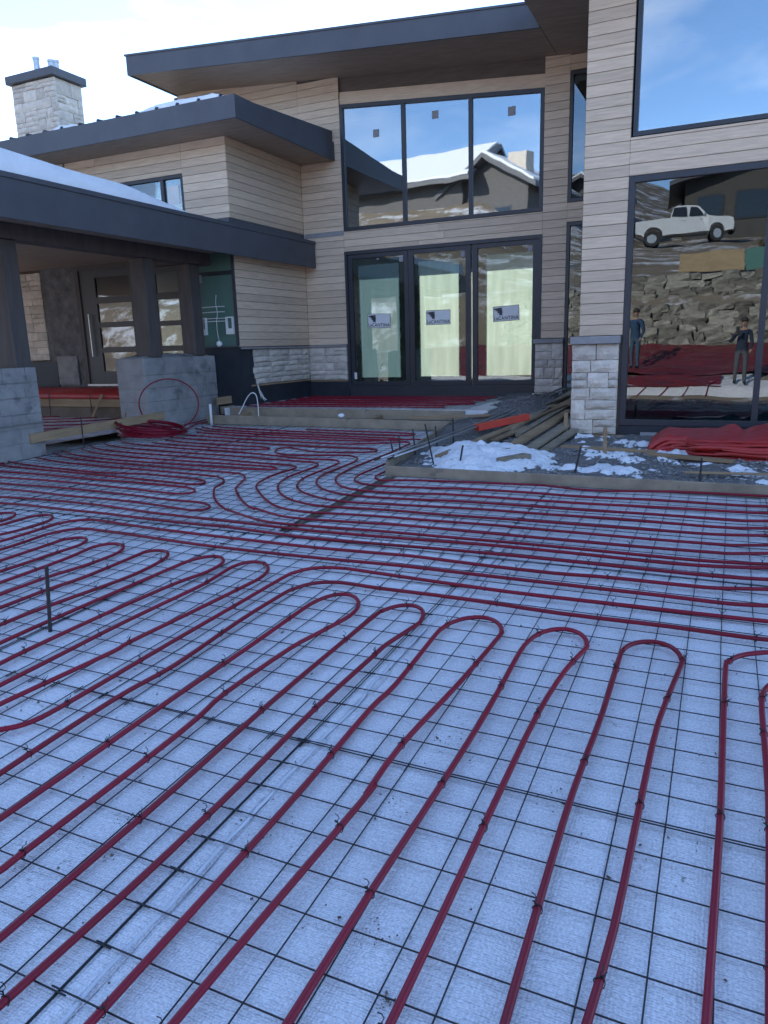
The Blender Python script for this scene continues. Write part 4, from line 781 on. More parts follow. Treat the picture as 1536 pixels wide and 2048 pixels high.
PN = {0: 'red tube turning off at a square bend, nearest the picture edge beside the last hairpin',
      1: 'red tube bulging in beside the outermost leg at the picture edge',
      2: 'red hairpin tube, first full hairpin beside the square bend',
      3: 'red hairpin tube, second full hairpin from the square bend',
      4: 'red hairpin tube, third full hairpin from the square bend',
      5: 'red hairpin tube, fourth full hairpin from the square bend, crossing the seam',
      6: 'red hairpin tube, fifth from the square bend, right beside the two sweeping bends',
      7: 'red tube sweeping from a long leg into the nearest straight run',
      8: 'red tube sweeping from a curled leg into the second straight run',
      9: 'red hairpin tube just beyond the two sweeping bends',
      10: 'red hairpin tube, second beyond the sweeping bends',
      11: 'red hairpin tube directly behind the upright rebar stake, widest bend there',
      12: 'red hairpin tube passing behind the top of the rebar stake',
      13: 'red hairpin tube, smallest of the four behind the rebar stake',
      14: 'red tube bending gently above the stake into the third straight run',
      15: 'red tube bending gently above the stake into the fourth straight run',
      16: 'short red hairpin tube at the picture edge above the gentle bends',
      17: 'shortest red hairpin tip at the picture edge, beyond the gentle bends',
      18: 'long straight red tube crossing the whole driveway, nearest of two full crossings',
      19: 'long straight red tube crossing the whole driveway, paired with the outermost curve',
      20: 'outermost red S-curved tube, merging with the paired straight run',
      21: 'second red S-curved tube counted from the outermost',
      22: 'third red S-curved tube counted from the outermost',
      23: 'fourth red S-curved tube counted from the outermost',
      24: 'fifth red S-curved tube counted from the outermost',
      25: 'red tube with a bottle-shaped loop below the step form',
      26: 'red tube curving tightly beside the leaning rebar pins, second from the form corner',
      27: 'red tube curving along the slanting form board, next to the innermost',
      28: 'innermost red tube hugging the form board corner',
      29: 'red loop tube with the widest bend before the S-curves',
      30: 'red loop tube bending just short of the widest loop',
      31: 'red loop tube bending beside the dark cable, third before the S-curves',
      32: 'red loop tube wrapping round the foot of the block pier',
      33: 'red loop tube just in front of the coil',
      34: 'red loop tube running from the coil to the rebar pins',
      35: 'red feed tube passing between pier and step form',
      36: 'red feed tube curling under the white stub pipe',
      37: 'red tube running close along the step form'}
n_tie = 0
for i, pl in enumerate(PIPES):
    pl = lengthen(pl, i); rng = random.Random(100+i)
    c3 = [(x, y, gz(x, y)+.0235+.0035*noise.noise(Vector((x*1.3, y*1.3, i)))+(.006 if i in (20, 35, 36) else 0)) for x, y in pl]
    path = smooth_poly(c3, 3)
    o0 = Vector((path[len(path)//2].x, path[len(path)//2].y, gz(path[len(path)//2].x, path[len(path)//2].y)))
    root = empty('heating_tube', o0); tag(root, PN[i], 'heating tube', 'red heating tubes tied to the mesh')
    b = MB(); near = min(p.length for p in path) < 5
    b.tube([p-o0 for p in path], .0118, 12 if near else 8); b.build('tube', M['pipe'], root, True)
    # ties at mesh wires
    acc = 0.0; nxt = rng.uniform(.1, .4)
    for p, q in zip(path, path[1:]):
        acc += (q-p).length
        if acc > nxt and n_tie < 290 and -.2 < p.y < 6.6 and -8 < p.x < 1.2:
            if p.y < 4.8 or rng.random() < .55:
                t = link('tie_wire', TIE, root); t.location = p-o0; d = (q-p).normalized()
                s_ = rng.uniform(.8, 1.25)
                t.rotation_euler = (rng.uniform(-.15, .15), rng.uniform(-.3, .3), math.atan2(d.y, d.x)-math.pi/2+rng.choice((0, math.pi))); t.scale = (1, s_, s_*rng.uniform(.8, 1.1) if False else 1); n_tie += 1
            nxt = acc+rng.uniform(.38, .75)

# ---- soil showing in the gap between insulation strips
b = MB()
def soil(u, v):
    y = 4.75+2.4*v; x = -3.36+.34*u
    return (x, y, gz(x, y)-.022+.016*fbm(x*14, y*14)+.010*fbm(x*40, y*40))
b.grid(soil, 10, 70); tag(b.build('soil_strip', M['dirt'], None, True), kind='stuff')

# ---- scattered soil crumbs on the insulation (uncountable)
b = MB(); rng = random.Random(5)
cl = [(rng.uniform(-3.2, .9), rng.uniform(.9, 4.5), rng.uniform(.02, .12)) for _ in range(34)]+[(-.83, 1.55, .06), (-.79, 1.52, .05), (-1.75, 1.66, .03), (-.42, 2.3, .05), (-.9, 2.5, .07), (-.15, 2.1, .09)]
for k in range(2600):
    if k % 2: cx, cy, s = rng.choice(cl); x, y = rng.gauss(cx, s), rng.gauss(cy, s*.8)
    else: x, y = rng.uniform(-4.5, 1.4), rng.uniform(.8, 6.5)
    r_ = min(.009, rng.lognormvariate(-6.35, .55)); z = gz(x, y)+r_*.4
    a = [(x+rng.uniform(-1, 1)*r_*1.3, y+rng.uniform(-1, 1)*r_*1.3, z+r_*.7)]+[(x+math.cos(t)*r_*rng.uniform(.7, 1.4), y+math.sin(t)*r_*rng.uniform(.7, 1.4), z-r_*.5) for t in (0, 1.57, 3.14, 4.71)]
    b.add(a, [(0, 1, 2), (0, 2, 3), (0, 3, 4), (0, 4, 1)])
tag(b.build('dirt_crumbs', M['dirt']), 'scattered dark soil crumbs and twig bits on the insulation', None, kind='stuff')

# ================================================================ FORMS, LANDING, STAKES
def board(name, a, bb, w, h, label, m='wood', cat='board', group=None, upv=(0, 0, 1)):
    a, bb = Vector(a), Vector(bb); mid = (a+bb)/2
    b = MB(); b.bar(a-mid, bb-mid, w, h, upv)
    bm = bmesh.new(); me = b.mesh(name, M[m]); bm.from_mesh(me); bmesh.ops.bevel(bm, geom=bm.edges[:], offset=.004, segments=1, affect='EDGES'); bm.to_mesh(me); bm.free()
    o = link(name, me); o.location = mid; tag(o, label, cat, group); return o
board('form_board', (-3.27, 7.10, .318), (4.2, 7.14, .262), .038, .13, 'long form board between the wire mesh and the snowy gravel bed', 'woody', group='wooden forms')
board('form_board', (-3.27, 7.14, .335), (-3.62, 10.15, .45), .038, .17, 'slanting form board from the corner up to the step, rebar pins behind it', 'woody', group='wooden forms')
board('form_board', (-8.02, 10.17, .50), (-3.62, 10.17, .455), .04, .16, 'front form board of the step below the doors', 'woody', group='wooden forms')
board('form_board', (-7.86, 10.62, .595), (-3.55, 10.62, .575), .04, .15, 'rear form board of the step, edging the raised landing', 'woody', group='wooden forms')
board('step_block', (-7.45, 10.20, .535), (-7.45, 10.59, .555), .09, .07, 'wedge block bracing the step forms near the white hose', 'wood', 'wood block')
board('step_block', (-4.95, 10.20, .52), (-4.95, 10.59, .54), .09, .07, 'wedge block bracing the step forms beside the small white lump', 'wood', 'wood block')
b = MB(); b.box(-8.0, -3.66, 10.195, 10.595, .40, .47); tag(b.build('step_base', M['dirt']), 'soil fill inside the step form', 'soil', kind='structure')
b = MB(); b.box(-8.0, -3.2, 10.645, YF-.055, .35, .655); tag(b.build('landing_base', M['insul']), 'raised landing base under the door tubes', 'base', kind='structure')
# landing mesh + serpentine tube
root = empty('wire_mesh_sheet', (-5.6, 12, .66)); tag(root, 'sheet of dark wire mesh on the raised landing before the doors', 'wire mesh', 'sheets of welded wire mesh')
b = MB()
for k in range(27): b.tube([(-2.0+k*.1524, -1.3, .004), (-2.0+k*.1524, 1.38, .004)], .002, 4, False)
for j in range(18): b.tube([(-2.1, -1.3+j*.1524, .008), (2.05, -1.3+j*.1524, .008)], .002, 4, False)
o = b.build('wires', M['wire'], root); o['kind'] = 'stuff'
path = []; Y = 10.80; sgn = 1; rows = []
while Y < 13.35: rows.append(Y); Y += (.15, .30)[len(rows) % 2]
for k, Y in enumerate(rows):
    xa, xb = -7.62+.02*(k % 3), -3.72-.05*(k % 3)-(.25 if Y < 11.4 else 0)
    xx = [xa, xa+.1, (xa*2+xb)/3, (xa+xb)/2, (xa+2*xb)/3, xb-.1, xb]
    if k % 2: xx = xx[::-1]
    for i, x in enumerate(xx): path.append((x, Y+(.03 if i == 6 else (-.03 if i == 0 and k else 0))+.008*noise.noise(Vector((x*2, k, 0))), .655+.026+.004*noise.noise(Vector((x, k, 3)))))
path = smooth_poly(path, 3); mid = Vector((-5.6, 12, .66))
b = MB(); b.tube([p-mid for p in path], .0111, 8); o = b.build('heating_tube', M['pipe'], None, True); o.location = mid
tag(o, 'closely wound red tube covering the raised landing before the glass doors', 'heating tube', 'red heating tubes tied to the mesh')

STK = [((-3.40, 7.69, .20), (-3.47, 7.69, .57)), ((-3.35, 7.72, .20), (-3.38, 7.72, .64)), ((-3.30, 8.05, .20), (-3.34, 8.05, .67)), ((-2.84, 7.46, .28), (-2.95, 7.46, .80)), ((-3.16, 8.41, .25), (-3.19, 8.41, .67)),
       ((-3.08, 8.77, .28), (-3.09, 8.77, .73)), ((-2.57, 7.44, .25), (-2.51, 7.44, .58)), ((-1.34, 7.42, .22), (-1.28, 7.50, .60)), ((-.16, 7.46, .22), (-.155, 7.5, .52)), ((-3.385, 2.735, .05), (-3.35, 2.745, .51))]
SL = ['rusty rebar pin leaning over the slanting form, outermost of the group', 'rusty rebar pin upright beside the outermost leaning pin', 'rusty rebar pin at the middle of the slanting form', 'tallest rebar pin, standing in front of the slanting form', 'thin rebar pin behind the tallest one', 'thick rebar pin nearest the step form', 'rebar pin leaning the other way at the edge of the snow patch', 'rebar pin leaning behind the long form board amid the gravel', 'short rebar pin below the folded red blanket', 'upright dark rebar stake standing alone among the hairpin tubes']
for (a, c), lb in zip(STK, SL):
    a, c = Vector(a), Vector(c); b = MB(); r_ = .0105 if lb.startswith(('upright', 'thick', 'rebar')) else .0095
    n = int((c-a).length/.012); P = []; rr = []
    for k in range(n+1): P.append((c-a)*k/n); rr.append(r_*(1.12 if k % 3 == 0 else .97))
    b.tube(P, rr, 8); o = b.build('rebar_stake', M['rebar'], None, True); o.location = a; tag(o, lb, 'rebar', 'rebar pins')
board('wood_stake', (-1.17, 8.42, .22), (-1.18, 8.43, .69), .04, .04, 'upright wooden stake in the gravel before the stone column', 'wood', 'stake', 'wooden stakes', (0, 1, 0))
board('wood_stake', (-1.87, 9.76, .25), (-1.87, 9.76, .72), .045, .045, 'wooden stake standing against the stone column corner', 'wood', 'stake', 'wooden stakes', (0, 1, 0))

# ================================================================ GRAVEL BED, SNOW, LUMBER
def gbed(x, y):
    t = max(0, min(1, (y-7.2)/2.4)); base = gz(x, y)+.035+.02*t
    if y > 9.6 and x < -1.7: base += (y-9.6)*.035
    heap = .22*math.exp(-((x+2.75)**2/.35+(y-11.2)**2/2.2))
    return base+heap+.030*fbm(x*2.2, y*2.2)+.012*fbm(x*9, y*9)
b = MB(); b.grid(lambda u, v: (-3.62+.30*(1-v)+(6.8+.0)*u, 7.165+2.73*v, gbed(-3.3+6.8*u, 7.165+2.73*v)), 130, 60)
tag(b.build('gravel', M['gravel'], None, True), 'dark crushed gravel bed before the wing', 'gravel', kind='stuff')
b = MB(); b.grid(lambda u, v: (-3.62+1.85*u, 9.80+3.6*v, gbed(-3.62+1.85*u, 9.80+3.6*v)-.002), 40, 70)
tag(b.build('gravel', M['gravel'], None, True), 'dark gravel heap sloping up under the lumber', 'gravel', kind='stuff')
b = MB(); rng = random.Random(11)
for k in range(5200):
    x, y = (rng.uniform(-3.2, 2.6), rng.uniform(7.22, 9.85)) if k % 4 else (rng.uniform(-3.4, -1.85), rng.uniform(9.8, 13))
    r_ = rng.uniform(.008, .024); z = gbed(x, y)+r_*.3; vs_ = []
    for q in ((0, 0, 1), (1, 0, .1), (0, 1, 0), (-1, 0, .1), (0, -1, -.1), (0, 0, -1)): vs_.append((x+q[0]*r_*rng.uniform(.7, 1.3), y+q[1]*r_*rng.uniform(.7, 1.3), z+q[2]*r_*rng.uniform(.5, .9)))
    b.add(vs_, [(0, 1, 2), (0, 2, 3), (0, 3, 4), (0, 4, 1), (5, 2, 1), (5, 3, 2), (5, 4, 3), (5, 1, 4)])
tag(b.build('gravel_pebbles', M['pebble']), 'loose crushed stones on the gravel bed', 'gravel', kind='stuff')
def snow_on(x0, x1, y0, y1, fn, nu, nv, label):
    b = MB(); b.grid(lambda u, v: (x0+(x1-x0)*u, y0+(y1-y0)*v, fn(x0+(x1-x0)*u, y0+(y1-y0)*v)), nu, nv)
    tag(b.build('snow', M['snowdirty'], None, True), label, 'snow', kind='stuff')
def s_main(x, y):
    a = 1-((x+2.42)**2/.62+(y-8.0)**2/.6)
    return gbed(x, y)-.02+.15*max(-.5, a)+.06*fbm(x*2.5, y*2.5, 7)+.04*abs(fbm(x*5, y*5, 2))+.022*fbm(x*13, y*13, 6)
snow_on(-3.26, -.9, 7.18, 9.5, s_main, 100, 90, 'lumpy white snow pile behind the form corner')
def s_side(x, y): return gbed(x, y)-.020+.080*fbm(x*1.5+3, y*2.8, 1)+.045*fbm(x*8, y*8, 4)
snow_on(-1.7, 2.6, 7.18, 9.7, s_side, 160, 100, 'thin broken snow patches across the gravel bed')

for k, (dx, z) in enumerate(((0, 0), (.05, .012), (.10, -.005), (.15, .01))):
    a, c = Vector((-3.36+dx, 7.02+.06*k, .455+z)), Vector((-2.58+dx, 12.9-.1*k, .84+z)); b = MB(); b.tube([(c-a)*t/8+Vector((0, 0, -.035*math.sin(t/8*math.pi))) for t in range(9)], .0115, 8)
    o = b.build('rebar_bar', M['steel'] if k % 2 else M['rebar'], None, True); o.location = a
    tag(o, 'long grey bar lying across the form boards, %s of the bundle' % ('outermost', 'second', 'third', 'innermost')[k], 'bar', 'bundle of long bars')
board('lumber', (-2.92, 7.75, .40), (-2.10, 11.5, .72), .075, .03, 'long yellowish lath lying beside the bundle of bars', 'wood', 'lumber', 'loose lumber')
board('lumber', (-2.25, 7.95, .43), (-1.99, 10.7, .66), .13, .04, 'brown plank with a snow dusted end poking into the snow pile', 'wood', 'lumber', 'loose lumber')
board('lumber', (-2.06, 8.45, .40), (-1.86, 10.3, .58), .14, .04, 'grey plank, middle of the three beside the stone column', 'woody', 'lumber', 'loose lumber')
board('lumber', (-1.90, 8.35, .37), (-1.75, 9.75, .50), .11, .04, 'grey plank closest to the wooden stake at the stone column', 'woody', 'lumber', 'loose lumber')
board('lumber', (-2.55, 9.4, .52), (-2.30, 12.6, .80), .14, .04, 'dark plank leaning on the gravel heap behind the red beam', 'woody', 'lumber', 'loose lumber')
board('lumber', (-2.36, 9.2, .48), (-2.05, 12.2, .76), .09, .05, 'dark plank partly under the long bars', 'woody', 'lumber', 'loose lumber')
board('lumber', (-2.14, 7.60, .405), (-1.93, 7.92, .42), .14, .05, 'short plank offcut lying in the snow behind the form board', 'woody', 'lumber', 'loose lumber')
board('lumber', (-1.74, 8.84, .405), (-.66, 8.66, .40), .12, .03, 'flat tan board on the gravel at the foot of the wooden stake', 'wood', 'lumber', 'loose lumber')
board('lumber', (-.74, 8.52, .395), (.13, 8.24, .385), .10, .035, 'flat tan board on the gravel below the folded red blanket', 'wood', 'lumber', 'loose lumber')
board('lumber', (-4.25, 10.16, .585), (-3.05, 10.30, .62), .09, .03, 'tan lath lying along the end of the step form', 'wood', 'lumber', 'loose lumber')
board('red_beam', (-2.93, 9.25, .56), (-2.42, 9.92, .645), .10, .085, 'red painted beam lying on the lumber beside the slanting form', 'orange', 'beam')
rng = random.Random(77)
XL = [((-2.98, 10.1, .52), (-2.62, 12.5, .76), .10, .03, 'grey lath across the gravel heap, nearest the slanting form'), ((-2.85, 9.9, .54), (-2.2, 11.9, .80), .06, .04, 'thin brown batten lying crosswise on the gravel heap'), ((-2.75, 10.9, .62), (-2.0, 11.3, .72), .08, .04, 'short dark batten near the top of the lumber pile'), ((-2.62, 8.9, .45), (-2.35, 9.7, .53), .12, .03, 'short grey plank under the end of the red beam'), ((-2.2, 11.2, .70), (-1.9, 12.9, .88), .12, .04, 'dark plank at the back of the lumber pile by the slot window'), ((-.3, 7.6, .36), (.5, 7.75, .35), .05, .02, 'thin splintered lath on the gravel behind the long form board')]
for a, c, w, h, lb in XL: board('lumber', a, c, w, h, lb, rng.choice(('wood', 'woody')), 'lumber', 'loose lumber')
# debris film on the heap
b = MB(); b.grid(lambda u, v: (-2.95+.5*u, 12.1+.6*v, gbed(-2.95+.5*u, 12.1+.6*v)+.03+.05*abs(fbm(u*5, v*5, 8))), 12, 12); tag(b.build('plastic_scrap', M['glass_door'], None, True), 'crumpled clear plastic scrap on the gravel heap', 'plastic')

# ---- folded red blanket
root = empty('folded_blanket', (.1, 8.9, .38)); tag(root, 'folded red insulating blanket heaped on the gravel under the tall window', 'blanket')
def layer(k, n):
    b = MB(); t = k/(n-1)
    def f(u, v):
        xl = -.70+.05*math.sin(k*1.9)-.02*t; x = xl+(3.1-.06*k)*u
        fold = min(1, max(0, (x+.36)/.10))                     # right of here the front shows stacked fold edges
        yb = 9.45-.02*k; yf = 8.72+.10*t*(1-fold)-.22*fold+.035*math.sin(k*2.3)*fold+.10*t*fold
        y = yf+(yb-yf)*v
        end = min(1, u*14); front = min(1, v*9)
        z = .362+.032*k*(.55+.45*end)+.05*t*v
        z -= .055*t*(1-end)**2+.05*t*(1-front)**2*(1-fold)+.010*(1-front)*fold
        z += t*(.055*math.exp(-((x-.02-.10*v)/.10)**2)*v-.035*math.exp(-((x-.17-.06*v)/.05)**2)*v)
        z += t*.22*max(0, x-.20)*min(1, v*1.4)
        z += .012*fbm(x*2.2, y*2.6, k)*(.4+.6*t)+.004*fbm(x*9, y*9, k)
        y += .018*fbm(x*2.5, k*3.3)*(1-v)
        return (x-.1, y-8.9, z-.38)
    b.grid(f, 80, 28); o = b.build('blanket_layer', M['tarp'], root, True)
    md = o.modifiers.new('thick', 'SOLIDIFY'); md.thickness = .015; md.offset = -1
for k in range(7): layer(k, 7)
for k, (y0, z0, l0, r0) in enumerate(((8.53, .470, -.33, .030), (8.50, .415, -.05, .026), (8.485, .452, .02, .020))):   # rolled fold edges along the front
    b = MB(); P = []
    for i in range(26):
        x = l0+i*.09; P.append((x-.1, y0-8.9+.016*math.sin(i*.5+k), z0-.38+.010*math.sin(i*.6+k)+.03*max(0, x-.3)))
    b.tube(P, [r0*(.3+.7*min(1, i/2)) for i in range(26)], 10); b.build('blanket_fold', M['tarp'], root, True)

# ================================================================ PORCH GROUND, COIL, SMALL THINGS
b = MB(); b.grid(lambda u, v: (-13.6+5.2*u, 7.16+3.1*v, .46+.02*v+.012*fbm(u*9, v*9)), 50, 30); tag(b.build('porch_base', M['insul'], None, True), 'insulated porch floor between the piers and the entry', 'base', kind='structure')
PB = [[(-12.6, 8.0), (-11.2, 8.1), (-9.9, 8.3), (-9.1, 8.9), (-8.9, 9.6)], [(-12.6, 8.4), (-11.2, 8.5), (-10.2, 8.75), (-9.5, 9.2), (-9.25, 9.8)], [(-12.6, 8.85), (-11.4, 8.95), (-10.5, 9.2), (-9.9, 9.6), (-9.7, 10.0)], [(-12.6, 9.3), (-11.6, 9.4), (-10.8, 9.6), (-10.3, 9.95)], [(-12.6, 7.6), (-11.0, 7.65), (-9.6, 7.8), (-8.9, 8.3)], [(-12.6, 9.65), (-11.8, 9.7), (-11.2, 9.9)]]
for k, pl in enumerate(PB):
    p = smooth_poly([(x, y, .505+.006*k) for x, y in pl], 5); mid = Vector(p[0]); b = MB(); b.tube([q-mid for q in p], .0111, 8); o = b.build('heating_tube', M['pipe'], None, True); o.location = mid
    tag(o, 'dark red tube curving across the porch floor, %s from the entry step' % ('fourth', 'third', 'second-last', 'second', 'farthest', 'closest')[k], 'heating tube', 'red heating tubes tied to the mesh')
board('form_board', (-13.4, 10.22, .79), (-9.05, 10.22, .79), .04, .2, 'form board of the entry step under the red blanket strip', 'wood', group='wooden forms')
b = MB(); b.box(-13.6, -9.02, 10.245, YE-.06, .4, .885); tag(b.build('entry_step_base', M['dirt']), 'entry step fill', 'base', kind='structure')
b = MB(); b.grid(lambda u, v: (-13.3+4.25*u, 10.16+.75*v, (.89+.02 if v > .06 else .885)+.11*min(1, v*3)+.006*fbm(u*30, v*6)), 60, 10); o = b.build('blanket_strip', M['tarp'], None, True); md = o.modifiers.new('t', 'SOLIDIFY'); md.thickness = .09; md.offset = -1
tag(o, 'red blanket strip laid over the entry step before the dark door', 'blanket')
board('form_board', (-8.375, 6.88, .57), (-8.375, 9.50, .63), .04, .125, 'tan plank nailed across the two block piers', 'wood', group='wooden forms')
for k, (a, c, lb) in enumerate((((-11.7, 10.14, .52), (-11.68, 10.14, .95), 'rebar pin at the entry step, farthest from the pier'), ((-10.62, 10.14, .52), (-10.64, 10.14, .95), 'rebar pin at the middle of the entry step'), ((-9.42, 9.75, .48), (-9.44, 9.75, .92), 'rebar pin beside the twin post pier in the porch'), ((-8.32, 7.72, .3), (-8.32, 7.72, .78), 'rebar pin holding the tan plank between the piers'))):
    a, c = Vector(a), Vector(c); b = MB(); b.tube([(c-a)*t/10 for t in range(11)], .008, 7); o = b.build('rebar_stake', M['rebar'], None, True); o.location = a; tag(o, lb, 'rebar', 'rebar pins')
board('brace_stick', (-10.55, 10.05, .50), (-10.30, 10.12, .93), .02, .045, 'thin pale brace stick leaning on the entry step', 'wood', 'stick', 'brace sticks')
board('brace_stick', (-8.50, 8.78, .74), (-8.28, 8.42, .36), .02, .05, 'pale brace stick leaning from the tan plank to the coil', 'wood', 'stick', 'brace sticks')
board('brace_stick', (-12.1, 10.0, .52), (-11.9, 10.12, .86), .02, .03, 'short brace stick at the far end of the entry step', 'wood', 'stick', 'brace sticks')

root = empty('tube_coil', (-8.0, 8.78, gz(-8, 8.78))); tag(root, 'coil of red tubing lying by the block pier', 'coil')
for k in range(11):
    b = MB(); P = []; rad = .50+.025*math.sin(k*2.2); lift = .023*k
    for i in range(41):
        a = i/40*2*math.pi; x, y = rad*math.cos(a), rad*math.sin(a)*.98
        hgt = .035+lift*(.25+.75*(1-math.cos(a-.35))/2)+.01*math.sin(a*3+k)
        P.append((x+.02*math.sin(k), y+.03*math.cos(k*1.7), hgt))
    b.tube(P, .0111, 8); b.build('coil_turn', M['pipe'], root, True)
b = MB(); P = []
dn = Vector((-8.1, 9.4, 0)).normalized(); sd = Vector((dn.y, -dn.x, 0))
for i in range(37):
    a = -math.pi*.40+i/36*2*math.pi*.93; q = sd*(.46*math.cos(a))+Vector((0, 0, .40*math.sin(a)+.36))+dn*.05*math.sin(a*2); P.append(q)
b.tube(P, .0105, 8); o = b.build('tube_ring', M['pipe'], None, True); o.location = (-8.12, 9.36, gz(-8.1, 9.36)+.06); tag(o, 'single red tube ring standing upright against the block pier', 'tube')

b = MB(); b.tube([(0, 0, 0), (0, 0, .36)], .022, 12); o = b.build('stub_pipe', M['white'], None, True); o.location = (-7.86, 10.07, gz(-7.86, 10.07)-.02); tag(o, 'short white stub pipe standing at the end of the step form', 'pipe')
b = MB(); b.tube(smooth_poly([(0, 0, .04), (.10, .03, .20), (.20, .05, .37), (.30, .06, .46), (.39, .06, .42), (.42, .05, .22), (.42, .04, 0)], 5), .009, 8); o = b.build('white_hose', M['white'], None, True); o.location = (-7.55, 10.36, .47); tag(o, 'thin white hose arching out of the step form', 'hose')
b = MB()
rng = random.Random(3)
for k in range(7): b.tube(smooth_poly([(0, 0, .36), (.02+rng.uniform(-.02, .02), 0, .26), (.06+rng.uniform(-.03, .03), .02, .15), (.10+rng.uniform(-.06, .06), .03, .04+rng.uniform(-.02, .05))], 4), .0045, 5)
o = b.build('rope_tassel', M['white'], None, True); o.location = (XS+.06, 11.45, .68); tag(o, 'frayed white rope bundle hanging below the stone veneer', 'rope')
b = MB(); bm = bmesh.new(); bmesh.ops.create_icosphere(bm, subdivisions=2, radius=.055)
for v in bm.verts: v.co *= 1+.25*noise.noise(v.co*30); v.co.z *= .6
b.bm(bm); o = b.build('snow_lump', M['snow'], None, True); o.location = (-5.42, 10.17, .60); tag(o, 'small white snow lump on the front step form', 'snow')
board('wood_block', (-8.25, 10.75, .76), (-7.93, 11.6, .80), .06, .13, 'brown ledger plank between the pier and the stone veneer, upper', 'wood', 'board', 'ledger planks')
board('wood_block', (-8.15, 10.75, .60), (-7.93, 11.75, .63), .06, .13, 'brown ledger plank between the pier and the stone veneer, lower', 'woody', 'board', 'ledger planks')
# junction boxes and cables on the green sheathing
jb = empty('wiring', (-8.3, YE-.005, 2.2)); tag(jb, 'white boxes and cables fixed to the green sheathing beside the entry', 'wiring')
for (x, z, w, h) in ((-8.02, 2.07, .15, .30), (-8.58, 2.07, .10, .30)):
    b = MB(); b.box(x-w/2+8.3, x+w/2+8.3, -.05, 0, z-h/2-2.2, z-h/2+.10-2.2); b.box(x-w/2+8.3, x-w/2+.02+8.3, -.05, 0, z-h/2+.10-2.2, z+h/2-2.2); b.box(x+w/2-.02+8.3, x+w/2+8.3, -.05, 0, z-h/2+.10-2.2, z+h/2-2.2); b.box(x-w/2+.02+8.3, x+w/2-.02+8.3, -.05, 0, z+h/2-.02-2.2, z+h/2-2.2); b.build('junction_box', M['white'], jb)
for z in (2.40, 2.31, 2.20, 2.15):
    b = MB(); b.tube([(-8.66+8.3, -.015, z-2.2), (-8.35+8.3, -.015, z-2.2+.004), (-8.12+8.3, -.015, z-2.2)], .008, 6); b.build('cable', M['white'], jb)
b = MB(); b.tube(smooth_poly([(.02, -.015, .40), (.0, -.015, .25), (.02, -.015, .10), (-.01, -.015, -.05), (-.01, -.015, -.25), (.02, -.02, -.40)], 4), .005, 6); b.build('cable', M['white'], jb)
b = MB(); bm = bmesh.new(); bmesh.ops.create_uvsphere(bm, u_segments=12, v_segments=8, radius=.055); b.bm(bm); o = b.build('round_cover', M['white'], jb, True); o.location = (.03, -.04, -.44)
b = MB(); b.box(-.45, -.27, -.012, -.006, .62, .76); b.build('paper_notice', M['cap'], jb)

# ================================================================ BEHIND THE CAMERA (seen in the glass)
M['boulder'] = mat('quarry_boulder', (.25, .235, .20), .9, .35, 3, .8, 9, .15, rnd=.38)
def boulder_mesh(seed, w, d, h):
    rng = random.Random(seed); bm = bmesh.new(); bmesh.ops.create_cube(bm, size=1); bmesh.ops.subdivide_edges(bm, edges=bm.edges[:], cuts=1, use_grid_fill=True)
    for v in bm.verts:
        n = v.co.normalized(); v.co = v.co.lerp(n*.62, .16); v.co += Vector((rng.uniform(-.11, .11), rng.uniform(-.10, .10), rng.uniform(-.11, .11)))
        v.co.x *= w; v.co.y *= d; v.co.z *= h
    b = MB(); b.bm(bm); return b.mesh('boulder', M['boulder'])
BMS = [boulder_mesh(k, 1, 1, 1) for k in range(9)]
def boulder_wall(label, x0, x1, yf, zb, zt, seed):
    root = empty('boulder_wall', ((x0+x1)/2, yf, zb((x0+x1)/2))); tag(root, label, 'retaining wall', 'boulder retaining walls'); rng = random.Random(seed); inv = Vector(root.location)
    rowh = .27; n = 0; k = 0
    while True:
        x = x0+rng.uniform(0, .3); any_ = False
        while x < x1:
            L = rng.uniform(.24, .85); h = rowh*rng.uniform(.7, 1.35); z = zb(x)+k*rowh*.9+.15
            if z < zt(x):
                o = link('boulder', BMS[rng.randrange(9)], root); o.location = Vector((x+L/2, yf-.10*k+rng.uniform(-.06, .06), z))-inv; o.scale = (L*1.02, .6, h*1.05); o.rotation_euler = (rng.uniform(-.1, .1), rng.uniform(-.12, .12), rng.uniform(-.12, .12)); any_ = True; n += 1
            x += L
        k += 1
        if not any_: break
    return n
n1 = boulder_wall('lower tier of tan boulder retaining wall behind the driveway, mirrored in the window', -10, 6, -7.75, lambda x: 1.20, lambda x: 2.75, 1)
n2 = boulder_wall('upper tier of tan boulder retaining wall behind the driveway, mirrored in the window', -10, 6, -9.75, lambda x: 2.85, lambda x: 3.95+.02*x, 2)

def sheet(name, pts, label, m, thick=.03, cat='sheet', grp=None):
    mid = sum((Vector(p) for p in pts), Vector())/4; b = MB(); P = [Vector(p)-mid for p in pts]; nrm = (P[1]-P[0]).cross(P[3]-P[0]).normalized()*thick
    b.hexa([P[0], P[1], P[2], P[3], P[0]+nrm, P[1]+nrm, P[2]+nrm, P[3]+nrm]); o = b.build(name, M[m]); o.location = mid; tag(o, label, cat, grp); return o
def gt(x, y, dz=0): return (x, y, terrain(x, y)+dz)
sheet('plywood_sheet', [gt(-2.0, -12.2, .10), gt(.4, -12.2, .12), gt(.3, -14.2, .75), gt(-2.1, -14.2, .70)], 'tan plywood sheet lying on the slope above the boulders', 'ply')
sheet('green_sheet', [gt(.45, -12.2, .10), gt(2.0, -12.2, .12), gt(1.9, -14.2, .75), gt(.35, -14.2, .70)], 'green board lying beside the plywood on the slope', 'greenply')
M['tarp_far'] = mat('weathered_red_blanket', (.15, .022, .028), .38, .3, 2.2, .6, 5, .5, stretch=(.4, 2.5, 1), dirt=((.24, .15, .15), .60, 3))
